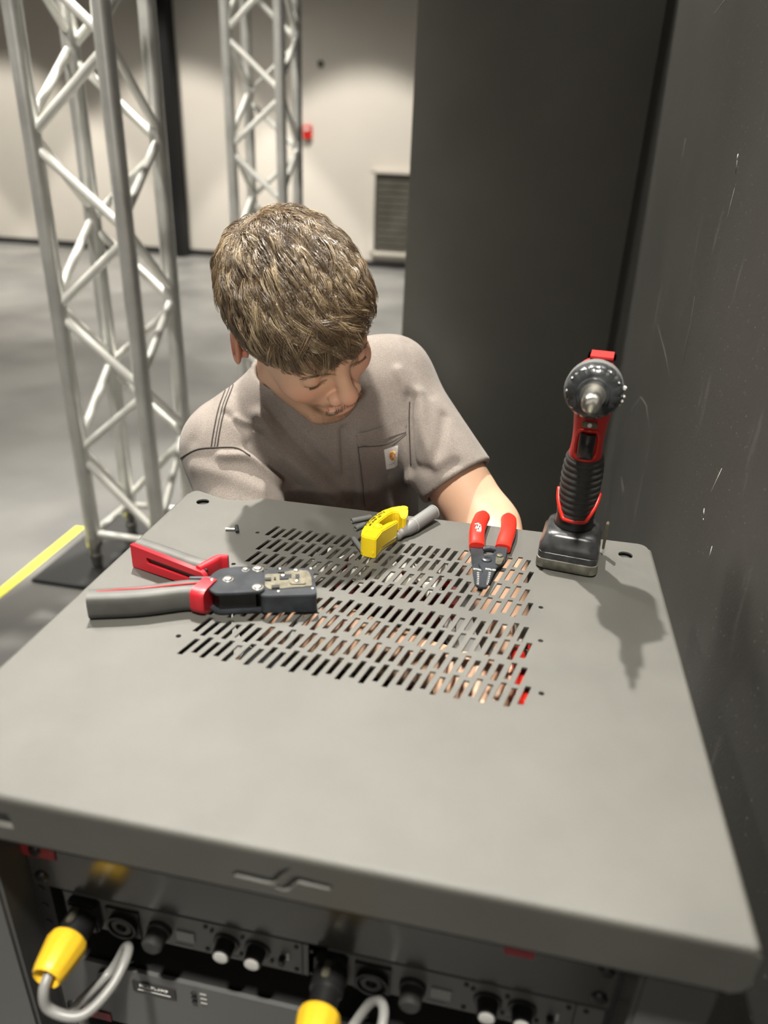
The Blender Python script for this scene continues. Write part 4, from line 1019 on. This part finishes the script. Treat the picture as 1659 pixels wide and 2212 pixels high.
# scalp under the hair
def hair_mask(q):
    """>0 where hair grows, head coordinates, metres above the hairline"""
    x = np.abs(q[:, 0]); y = q[:, 1]; z = q[:, 2]
    front = z-(.052+.05*(x/.07)**2*(x > .03)*0-.25*np.maximum(0, .088-y)*0)
    line = np.where(y > .035, .050-.9*np.maximum(0, x-.045), np.where(y > .002, .050-(.035-y)*2.6, np.where(y > -.035, -.020+0*y, -.065)))
    line = np.where((y <= .002) & (y > -.035), np.where(x > .06, .022, -.03), line)
    line = line+.014*np.clip((-q[:, 0]-.005)/.03, 0, 1)*np.clip((y-.03)/.02, 0, 1)
    return z-line
hm = near*np.clip(hair_mask(q)/.004, 0, 1)
ell_d = ellp(q, CR_C, CR_R)
col = blend(col, (.14, .09, .05), hm*(np.abs(ell_d) < .012)*.9)
paint(me, np.clip(col, 0, 1))
link('body', me, 'skin', man, smooth=True)
print('body', len(Vb))

# hair: an undercoat that fills the volume and combed strands over it
def loft_h(q):
    z = q[:, 2]; y = q[:, 1]
    t = np.clip((z-.02)/.08, 0, 1); h = .006+.017*t*t*(3-2*t)
    h = h+.004*np.clip((y-.02)/.06, 0, 1)*t
    return h
def cap_sdf(P):
    q = to_head(P); d = ellp(q, CR_C, CR_R)-loft_h(q)*.62-.0006*waves(q, 3, 260, 8)-.0012*waves(q, 9, 110, 6)
    mk = hair_mask(q)
    return smax(smax(d, -mk*.7, .008), -(ellp(q, CR_C, CR_R)+.006), .001)
Vh, Qh = surface_net(cap_sdf, HT-.17, HT+.19, .0025)
me = np_mesh('hair_undercoat', Vh, Qh)
hair = link('hair', me, 'haircap', man, smooth=True)

def cr_n(q):
    g = (q-CR_C)/(CR_R*CR_R); return g/np.linalg.norm(g, axis=1)[:, None]
def strands(roots, lens, dirs, lift, nseg, rad, seed, jitter, cols, droop=0.0):
    """roots in head coords; advances along the combed direction while keeping the height profile."""
    n = len(roots); r = np.random.default_rng(seed); p = roots.copy(); path = [p.copy()]; d = dirs.copy()
    for s in range(nseg):
        t = (s+1)/nseg; nn = cr_n(p); dd = combed(p)+jitter; dd += d*0.0
        dd -= nn*(dd*nn).sum(1)[:, None]; dd /= np.linalg.norm(dd, axis=1)[:, None]
        p = p+dd*(lens/nseg)[:, None]
        cur = ellp(p, CR_C, CR_R); want = lift*(1-(1-t)**2.2)*(1-.35*t*t)
        out_ = p-CR_C; over = np.clip((-hair_mask(p))/.03, 0, 1)
        p = p+cr_n(p)*((want*(1-.25*over)-cur)*.85)[:, None]
        path.append(p.copy())
    path = np.stack(path, 1)                                    # n, nseg+1, 3
    return path
def combed(q):
    """direction in which the hair is combed, head coordinates (x his right, y forward)"""
    c = V3(.010, -.072, .085); v = q-c; dist = np.linalg.norm(v, axis=1)[:, None]+1e-6; v = v/dist
    top = np.clip((q[:, 2]-.05)/.05, 0, 1)[:, None]
    fwd = np.tile(V3(.30, .75, 0), (len(q), 1))
    sidew = np.stack([np.sign(q[:, 0])*.1, .55+0*q[:, 0], -1.0+0*q[:, 0]], 1)
    side = np.clip((np.abs(q[:, 0])-.045)/.025, 0, 1)[:, None]*(1-top*.7)
    back = np.clip((-q[:, 1]-.06)/.03, 0, 1)[:, None]
    fr = np.clip((q[:, 1]-.045)/.03, 0, 1)[:, None]
    o = v*1.0+fwd*top*.9+sidew*side*1.1+V3(0, 0, -1)*back*.6
    # the fringe is brushed across to his left, its end falling over the brow
    o = o*(1-fr*.55)+fr*(np.tile(V3(-.55, .12, -.62), (len(q), 1)))*1.15
    return o
def tubes_from_paths(path, rad, cols, lean=3):
    n, m, _ = path.shape; T = np.empty_like(path); T[:, 1:-1] = path[:, 2:]-path[:, :-2]; T[:, 0] = path[:, 1]-path[:, 0]; T[:, -1] = path[:, -1]-path[:, -2]
    T /= np.linalg.norm(T, axis=2)[..., None]+1e-12
    a = np.cross(T, V3(.3, .2, .93)); a /= np.linalg.norm(a, axis=2)[..., None]+1e-12; b_ = np.cross(T, a)
    prof = (1-.75*np.linspace(0, 1, m)**2)*1.0; R = rad[:, None]*prof[None]
    vs = []
    for k in range(lean):
        an = 2*math.pi*k/lean; vs.append(path+(a*math.cos(an)+b_*math.sin(an))*R[..., None])
    Vv = np.stack(vs, 2)                                        # n,m,lean,3
    idx = np.arange(n*m*lean).reshape(n, m, lean); Q = []
    for k in range(lean):
        k2 = (k+1) % lean; Q.append(np.stack([idx[:, :-1, k], idx[:, :-1, k2], idx[:, 1:, k2], idx[:, 1:, k]], -1).reshape(-1, 4))
    C = np.repeat(cols[:, None, :], m*lean, 1).reshape(-1, 3)
    return Vv.reshape(-1, 3), np.concatenate(Q), C
# clumps
r = np.random.default_rng(5)
cand = r.normal(size=(40000, 3)); cand /= np.linalg.norm(cand, axis=1)[:, None]; cand = CR_C+cand*CR_R
cand = cand[(hair_mask(cand) > .001)]
crown = CR_C+(lambda v: v/np.linalg.norm(v, axis=1)[:, None])(np.array([.10, -.72, .68])+r.normal(size=(260, 3))*.22)*CR_R
cl = np.concatenate([cand[:1750], crown[hair_mask(crown) > .001]]); ncl = len(cl); per = 10
cl_len = .020+.028*np.clip((cl[:, 2]-.01)/.08, 0, 1)+.012*np.clip((cl[:, 1]-.03)/.05, 0, 1)*np.clip((cl[:, 2]-.03)/.03, 0, 1)
cl_len *= (.75+.5*r.random(ncl))*(1-.45*np.clip((-cl[:, 0]-.0)/.03, 0, 1)*np.clip((cl[:, 1]-.02)/.03, 0, 1)); cl_j = r.normal(size=(ncl, 3))*(.30+.35*np.clip((cl[:, 1]-.02)/.05, 0, 1))[:, None]; cl_lift = loft_h(cl)*(.80+.50*r.random(ncl))
cl_t = r.random(ncl)
roots = np.repeat(cl, per, 0)+r.normal(size=(ncl*per, 3))*.0022; roots = roots-cr_n(roots)*(ellp(roots, CR_C, CR_R))[:, None]
lens = np.repeat(cl_len, per)*(.85+.3*r.random(ncl*per)); jit = np.repeat(cl_j, per, 0)+r.normal(size=(ncl*per, 3))*.07
lift = np.repeat(cl_lift, per)+r.normal(size=ncl*per)*.0011
base_c = np.array([[.085, .056, .030], [.20, .135, .075], [.72, .57, .36]]); tcol = np.repeat(cl_t, per)*.7+.3*r.random(ncl*per)
tcol = tcol**1.25
cc = np.where(tcol[:, None] < .5, base_c[0]+(base_c[1]-base_c[0])*(tcol[:, None]*2), base_c[1]+(base_c[2]-base_c[1])*(tcol[:, None]*2-1))
path = strands(roots, lens, roots*0, lift, 9, None, 3, jit, None)
# pull the tips of a clump together
pc = path.reshape(ncl, per, 10, 3); mean = pc.mean(1, keepdims=True); tt_ = np.linspace(0, 1, 10)[None, None, :, None]
path = (pc*(1-.55*tt_)+mean*.55*tt_).reshape(-1, 10, 3)
path[:, 1:] += (.0012*np.sin(np.linspace(0, 1, 10)[None, 1:]*9+r.random((len(path), 1))*1.0+np.repeat(r.random(ncl)*6, per)[:, None]))[..., None]*HR[0][None, None]*0+0
wob = np.repeat(r.normal(size=(ncl, 3)), per, 0); ph = np.repeat(r.random(ncl)*6.28, per)
path += wob[:, None, :]*(.0011*np.sin(np.linspace(0, 1, 10)[None]*7+ph[:, None])*np.linspace(0, 1, 10)[None])[..., None]
Vs, Qs, Cs = tubes_from_paths(path, .00030+.00016*r.random(len(path)), cc)
me = np_mesh('hair_strands', from_head(Vs), Qs); paint(me, Cs)
o = link('hair_strands', me, 'hair', hair, smooth=True); o['kind'] = 'stuff'
# brows, lashes, moustache and short beard as strands
def project_face(q, it=6):
    for _ in range(it):
        d = head_sdf(q); e = 5e-4; g = np.stack([head_sdf(q+V3(*(e*np.eye(3)[i])))-d for i in range(3)], 1)/e
        g /= np.linalg.norm(g, axis=1)[:, None]+1e-9; q = q-g*d[:, None]
    return q, g
def facial(name, pts, dirs, L, rad, colr, up=.35, seed=1):
    r = np.random.default_rng(seed); q, g = project_face(pts); d = dirs-g*(dirs*g).sum(1)[:, None]; d /= np.linalg.norm(d, axis=1)[:, None]; L = L*(.6+.6*r.random(len(q)))
    P0 = q; P1 = q+(d*.5+g*up*.6)*L[:, None]; P2 = q+(d+g*up*.7)*L[:, None]
    Vv, Qq, Cc = tubes_from_paths(np.stack([P0, P1, P2], 1), np.full(len(q), rad), np.tile(colr, (len(q), 1))*(.7+.6*r.random((len(q), 1))))
    me = np_mesh(name, from_head(Vv), Qq); paint(me, Cc); return link(name, me, 'hair', man, smooth=True)
r = np.random.default_rng(8)
def brow_pts(s, n=260):
    t = r.random(n); x = .014+.042*t; z = .0135+.005*np.sin(t*2.2)-.008*t**3+r.normal(size=n)*.0024*(1-.4*t); return np.stack([s*x, .09+0*x, z], 1), np.stack([s*(.9+0*x), -.2+0*x, .35-.8*t], 1)
for s in (1, -1):
    a_, b2 = brow_pts(s); facial('eyebrow', a_, b2, .0065, .00022, V3(.30, .20, .12), .25, 2)
    t = np.linspace(0, 1, 46); a_ = np.stack([s*(.023+.023*t), .088+0*t, -.0085+.004*(2*t-1)**2], 1); facial('eyelashes', a_, np.stack([s*(t-.4)*1.2, .9+0*t, -.7+0*t], 1), .0050, .00018, V3(.10, .065, .04), .7, 3)
nm_ = 850; xm = r.uniform(-.030, .030, nm_); zm = -.0525-.012*(np.abs(xm)/.03)**1.6+r.uniform(-.0040, .0040, nm_)*(1-.3*np.abs(xm)/.03)
nc_ = 360; sg = np.where(r.random(nc_) < .5, -1, 1); xm = np.concatenate([xm, sg*r.uniform(.029, .037, nc_)]); zm = np.concatenate([zm+.001, r.uniform(-.082, -.054, nc_)])
facial('moustache', np.stack([xm, .11-.6*np.abs(xm)**1.3, zm], 1), np.stack([xm*30, 0*xm+.15, -1+0*xm], 1), .0038, .00020, V3(.20, .12, .065), .3, 4)
nb_ = 900; th = r.uniform(-1.25, 1.25, nb_); xb = .052*np.sin(th); yb = .09*np.cos(th)*.9+.005; zb = -.110+r.normal(size=nb_)*.0065+.010*np.abs(th)
kp = (np.abs(th) < .55) | (r.random(nb_) < .45)
facial('beard', np.stack([xb, yb, zb], 1)[kp], np.stack([xb*4, 0*xb+.2, -1+0*xb], 1)[kp], .0026, .00018, V3(.34, .21, .12), .5, 5)

# the t-shirt
SLR_T, SLL_T = .86, .70
def shirt_sdf(P):
    d = ellp(P, MS+tt*.14+tn_*.008, V3(.155, .20, .105), TRm)
    d = smin(d, cap(P, RS+ts*.035, LS-ts*.035, .056), .045)
    d = smin(d, cap(P, NB-tt*.0, RS, .058, .056), .03); d = smin(d, cap(P, NB-tt*.0, LS, .058, .054), .03)
    d = smin(d, ellp(P, MS+tt*.36+tn_*.0, V3(.145, .20, .112), TRm), .07)
    # hanging front
    d = smin(d, ellp(P, MS+tt*.27+tn_*.06, V3(.13, .15, .075), TRm), .05)
    for S_, E_, T_, g0, g1 in ((RS, RE, SLR_T, .058, .060), (LS, LE, SLL_T, .056, .060)):
        a = E_-S_; L = np.linalg.norm(a); u = a/L; s = cap(P, S_, E_, g0, g1)
        s = smax(s, ((P-S_)@u)-L*T_, .004)
        d = smin(d, s, .035)
        inn = np.maximum(cap(P, S_, E_+u*.1, g0-.010, g1-.0065), -(((P-S_)@u)-L*(T_-.17)))
        d = smax(d, -inn, .002)
    nk = cap(P, HB-(NB-HB)*.5, NB+(NB-HB)*.05, .066, .061)
    d = smax(d, -nk, .006)
    d = d + .0016*waves(P, 21, 30, 8)*.6
    return d
Vt, Qt = surface_net(shirt_sdf, (-.14, -.10, -.44), (.54, .64, .26), .0030)
def mesh_normals(V, Q):
    n_ = np.cross(V[Q[:, 2]]-V[Q[:, 0]], V[Q[:, 3]]-V[Q[:, 1]]); N = np.zeros_like(V)
    for k in range(4): np.add.at(N, Q[:, k], n_)
    return N/(np.linalg.norm(N, axis=1)[:, None]+1e-12)
tree = BVHTree.FromPolygons(Vt.tolist(), Qt.tolist())
def hit(u, v, lift=0.0, tr_=None):
    d = ray(u, v).normalized(); h_ = (tr_ or tree).ray_cast(CAM, d)
    if h_[0] is None: return None, None
    return h_[0]+h_[1]*lift, h_[1]
def poly_hit(pts, step=6, tr_=None, lift=0.0):
    o = []; P = catmull([(a, b_, 0) for a, b_ in pts], 10) if len(pts) > 2 else [Vector((pts[0][0]+(pts[1][0]-pts[0][0])*k/12, pts[0][1]+(pts[1][1]-pts[0][1])*k/12, 0)) for k in range(13)]
    for q_ in P:
        h_, n_ = hit(q_.x, q_.y, lift, tr_)
        if h_ is not None and (not o or (h_-o[-1]).length < .06): o.append(h_)
    return o
FOLDS = [  # pixel polylines on the shirt, half width m, height m (negative = crease)
    ([(560, 900), (600, 960), (660, 1020), (720, 1070)], .012, .007), ([(585, 880), (640, 945), (700, 1010), (760, 1070)], .009, -.006),
    ([(540, 960), (590, 1010), (640, 1050)], .008, -.005), ([(510, 905), (560, 940), (600, 985)], .006, .004),
    ([(745, 930), (748, 1000), (755, 1090)], .007, -.006), ([(770, 940), (772, 1010), (780, 1090)], .008, .004),
    ([(885, 860), (882, 940), (885, 1010)], .010, -.007), ([(905, 850), (915, 930), (940, 1010)], .010, .004), ([(900, 1010), (940, 1020), (985, 1000)], .008, -.0035),
    ([(480, 985), (540, 990), (600, 1040)], .007, .005), ([(420, 1010), (500, 1030), (560, 1060)], .012, .003),
    ([(885, 1030), (870, 1060), (868, 1090)], .008, .005), ([(840, 1020), (838, 1060), (842, 1095)], .006, -.004), ([(810, 1040), (812, 1095)], .006, .003),
    ([(470, 840), (440, 900), (420, 950)], .010, -.0015), ([(485, 890), (520, 920), (560, 930)], .005, -.003), ([(960, 900), (950, 960), (930, 1010)], .008, -.0025),
    ([(880, 740), (900, 790), (930, 850)], .010, -.002), ([(860, 800), (875, 850), (880, 900)], .007, .003)]
Nt = mesh_normals(Vt, Qt); disp = np.zeros(len(Vt))
for pts, wd_, am in FOLDS:
    L_ = poly_hit(pts)
    if len(L_) < 2: continue
    A = np.array([p_[:] for p_ in L_]); lo_ = A.min(0)-wd_*3; hi_ = A.max(0)+wd_*3
    ix = np.nonzero(((Vt > lo_) & (Vt < hi_)).all(1))[0]; best = np.full(len(ix), 9.0); P_ = Vt[ix]
    for i in range(len(A)-1): best = np.minimum(best, cap(P_, A[i], A[i+1], 0, 0))
    fade = 1.0
    disp[ix] += 1.5*am*np.exp(-(best/wd_)**2)*fade
Vt = Vt+Nt*np.clip(disp, -.0065, .012)[:, None]
me = np_mesh('t_shirt', Vt, Qt); shirt = link('t_shirt', me, 'shirt', man, smooth=True)
tree = BVHTree.FromPolygons(Vt.tolist(), Qt.tolist())
def seam_line(name, pts, r_, material, lift=.0006, parent=None):
    L_ = poly_hit(pts, lift=lift)
    if len(L_) > 2: return part(name, lambda bm: a_tube(bm, L_, r_, 6), material, parent or shirt, smooth=True)
for off in (0, 7, 13):
    seam_line('seam', [(505+off*.6, 775), (500+off, 800), (490+off, 835), (473+off, 880), (462+off, 930), (456+off, 968)], .0009 if off != 7 else .0006, 'seam')
seam_line('seam', [(385, 998), (398, 985), (430, 970), (470, 967), (510, 968), (540, 985)], .0011, 'seam')
seam_line('seam', [(885, 868), (884, 905), (886, 960), (888, 1005)], .0010, 'seam')
seam_line('sleeve_hem', [(936, 1056), (965, 1050), (1000, 1030), (1030, 1000)], .0008, 'seam')
# neckline rib
def rib(bm):
    ax_ = Vector(NB-HB).normalized(); c = Vector(NB)-ax_*.014; x = ax_.orthogonal().normalized(); y = ax_.cross(x); pts = []
    nt_ = BVHTree.FromPolygons(Vt.tolist(), Qt.tolist())
    for k in range(49):
        a = 2*math.pi*k/48; p_ = c+(x*math.cos(a)+y*math.sin(a))*.066; h_ = nt_.find_nearest(p_)
        pts.append(h_[0] if h_[0] is not None else p_)
    a_tube(bm, pts, .0042, 8, cap=False)
part('collar_rib', rib, 'shirt', shirt, smooth=True)
# chest pocket with its woven label
def patch(bm, corners, n, m_, thick, lift):
    g = []
    for i in range(n+1):
        row = []
        for j in range(m_+1):
            s_, t_ = i/n, j/m_
            u = (1-s_)*((1-t_)*corners[0][0]+t_*corners[3][0])+s_*((1-t_)*corners[1][0]+t_*corners[2][0])
            v = (1-s_)*((1-t_)*corners[0][1]+t_*corners[3][1])+s_*((1-t_)*corners[1][1]+t_*corners[2][1])
            h_, n_ = hit(u, v)
            if h_ is None: row.append(None)
            else: row.append((h_+n_*lift, h_+n_*(lift+thick)))
        g.append(row)
    vt = [[(bm.verts.new(c[1]) if c else None) for c in row] for row in g]
    vb = [[(bm.verts.new(c[0]) if c else None) for c in row] for row in g]
    for i in range(n):
        for j in range(m_):
            for V_, fl in ((vt, 1), (vb, 0)):
                f_ = [V_[i][j], V_[i+1][j], V_[i+1][j+1], V_[i][j+1]]
                if None not in f_: bm.faces.new(f_ if fl else f_[::-1])
    edge = [(i, 0) for i in range(n)]+[(n, j) for j in range(m_)]+[(i, m_) for i in range(n, 0, -1)]+[(0, j) for j in range(m_, 0, -1)]
    for a, b_ in zip(edge, edge[1:]+edge[:1]):
        f_ = [vt[a[0]][a[1]], vt[b_[0]][b_[1]], vb[b_[0]][b_[1]], vb[a[0]][a[1]]]
        if None not in f_: bm.faces.new(f_)
pk = part('chest_pocket', lambda bm: patch(bm, [(768, 938), (877, 904), (886, 1090), (785, 1098)], 16, 24, .0016, .0004), 'shirt', shirt, smooth=math.radians(50))
part('pocket_hem', lambda bm: patch(bm, [(768, 938), (877, 903), (879, 932), (772, 963)], 14, 4, .0018, .0020), 'shirt', pk, smooth=math.radians(50))
seam_line('pocket_stitch', [(773, 964), (820, 960), (856, 950), (879, 933)], .0006, 'seam', .0042, pk)
seam_line('pocket_stitch', [(770, 940), (776, 1000), (786, 1095)], .0006, 'seam', .0028, pk)
wl = part('woven_label', lambda bm: patch(bm, [(829, 969), (863, 960), (862, 1002), (832, 1011)], 4, 5, .0008, .0030), 'shirtlabel', pk, smooth=False); wl['label'] = 'white woven label with an orange curl'
def curl(bm):
    # the orange mark: an open C-shaped wave with a tail
    P = []
    for t in np.linspace(.35, 5.6, 26): P.append((852+6.5*math.cos(t), 981-8*math.sin(t)))
    P2 = [(846, 984), (850, 979), (855, 979), (856, 984), (852, 987)]
    for Q_ in (P, P2):
        L_ = [hit(a, b_, .0042)[0] for a, b_ in Q_]; L_ = [p_ for p_ in L_ if p_ is not None]
        if len(L_) > 2: a_tube(bm, L_, .0013, 6)
part('label_emblem', curl, 'orange', wl, smooth=True)
part('label_lettering', lambda bm: a_tube(bm, [hit(837+i*4, 1000-i, .0042)[0]+Vector((0, 0, .0004*(i % 2))) for i in range(6)], .00045, 5), 'cable', wl)

# trousers and boots (below the lid, kneeling)
PEL = MS+tt*.50
HJR, HJL = PEL-ts*V3(1, 1, .2)*.085, PEL+ts*V3(1, 1, .2)*.085
KR, KL = V3(.03, .30, -.825), V3(.24, .43, -.825)
bk = V3(-.60, .70, 0)*.40
AR, AL = KR+bk+V3(0, 0, -.01), KL+bk+V3(0, 0, -.01)
def trouser_sdf(P):
    d = ellp(P, MS+tt*.46, V3(.150, .09, .115), TRm)
    d = smin(d, sph(P, PEL, .13), .05)
    for h_, k_, a_ in ((HJR, KR, AR), (HJL, KL, AL)):
        d = smin(d, chain(P, [h_, k_, a_], [.092, .068, .048], .03), .04)
    return smax(d+.003*waves(P, 4, 45, 8), -(P[:, 2]+.898), .004)
Vp, Qp = surface_net(trouser_sdf, (-.32, .1, -.92), (.5, .86, -.1), .0055)
link('trousers', np_mesh('trousers', Vp, Qp), 'denim', man, smooth=True)
for A_ in (AR, AL):
    def boot(P, A_=A_):
        u = bk/np.linalg.norm(bk); d = cap(P, A_-u*.02, A_+u*.03, .050, .050); d = smin(d, cap(P, A_+u*.05+V3(0, 0, .01), A_+u*.07+V3(0, 0, -.02), .048, .045), .02)
        return smax(d, -(P[:, 2]+.897), .003)
    Vx, Qx = surface_net(boot, A_-.16, A_+.2, .005); link('boot', np_mesh('boot', Vx, Qx), 'shoe', man, smooth=True)
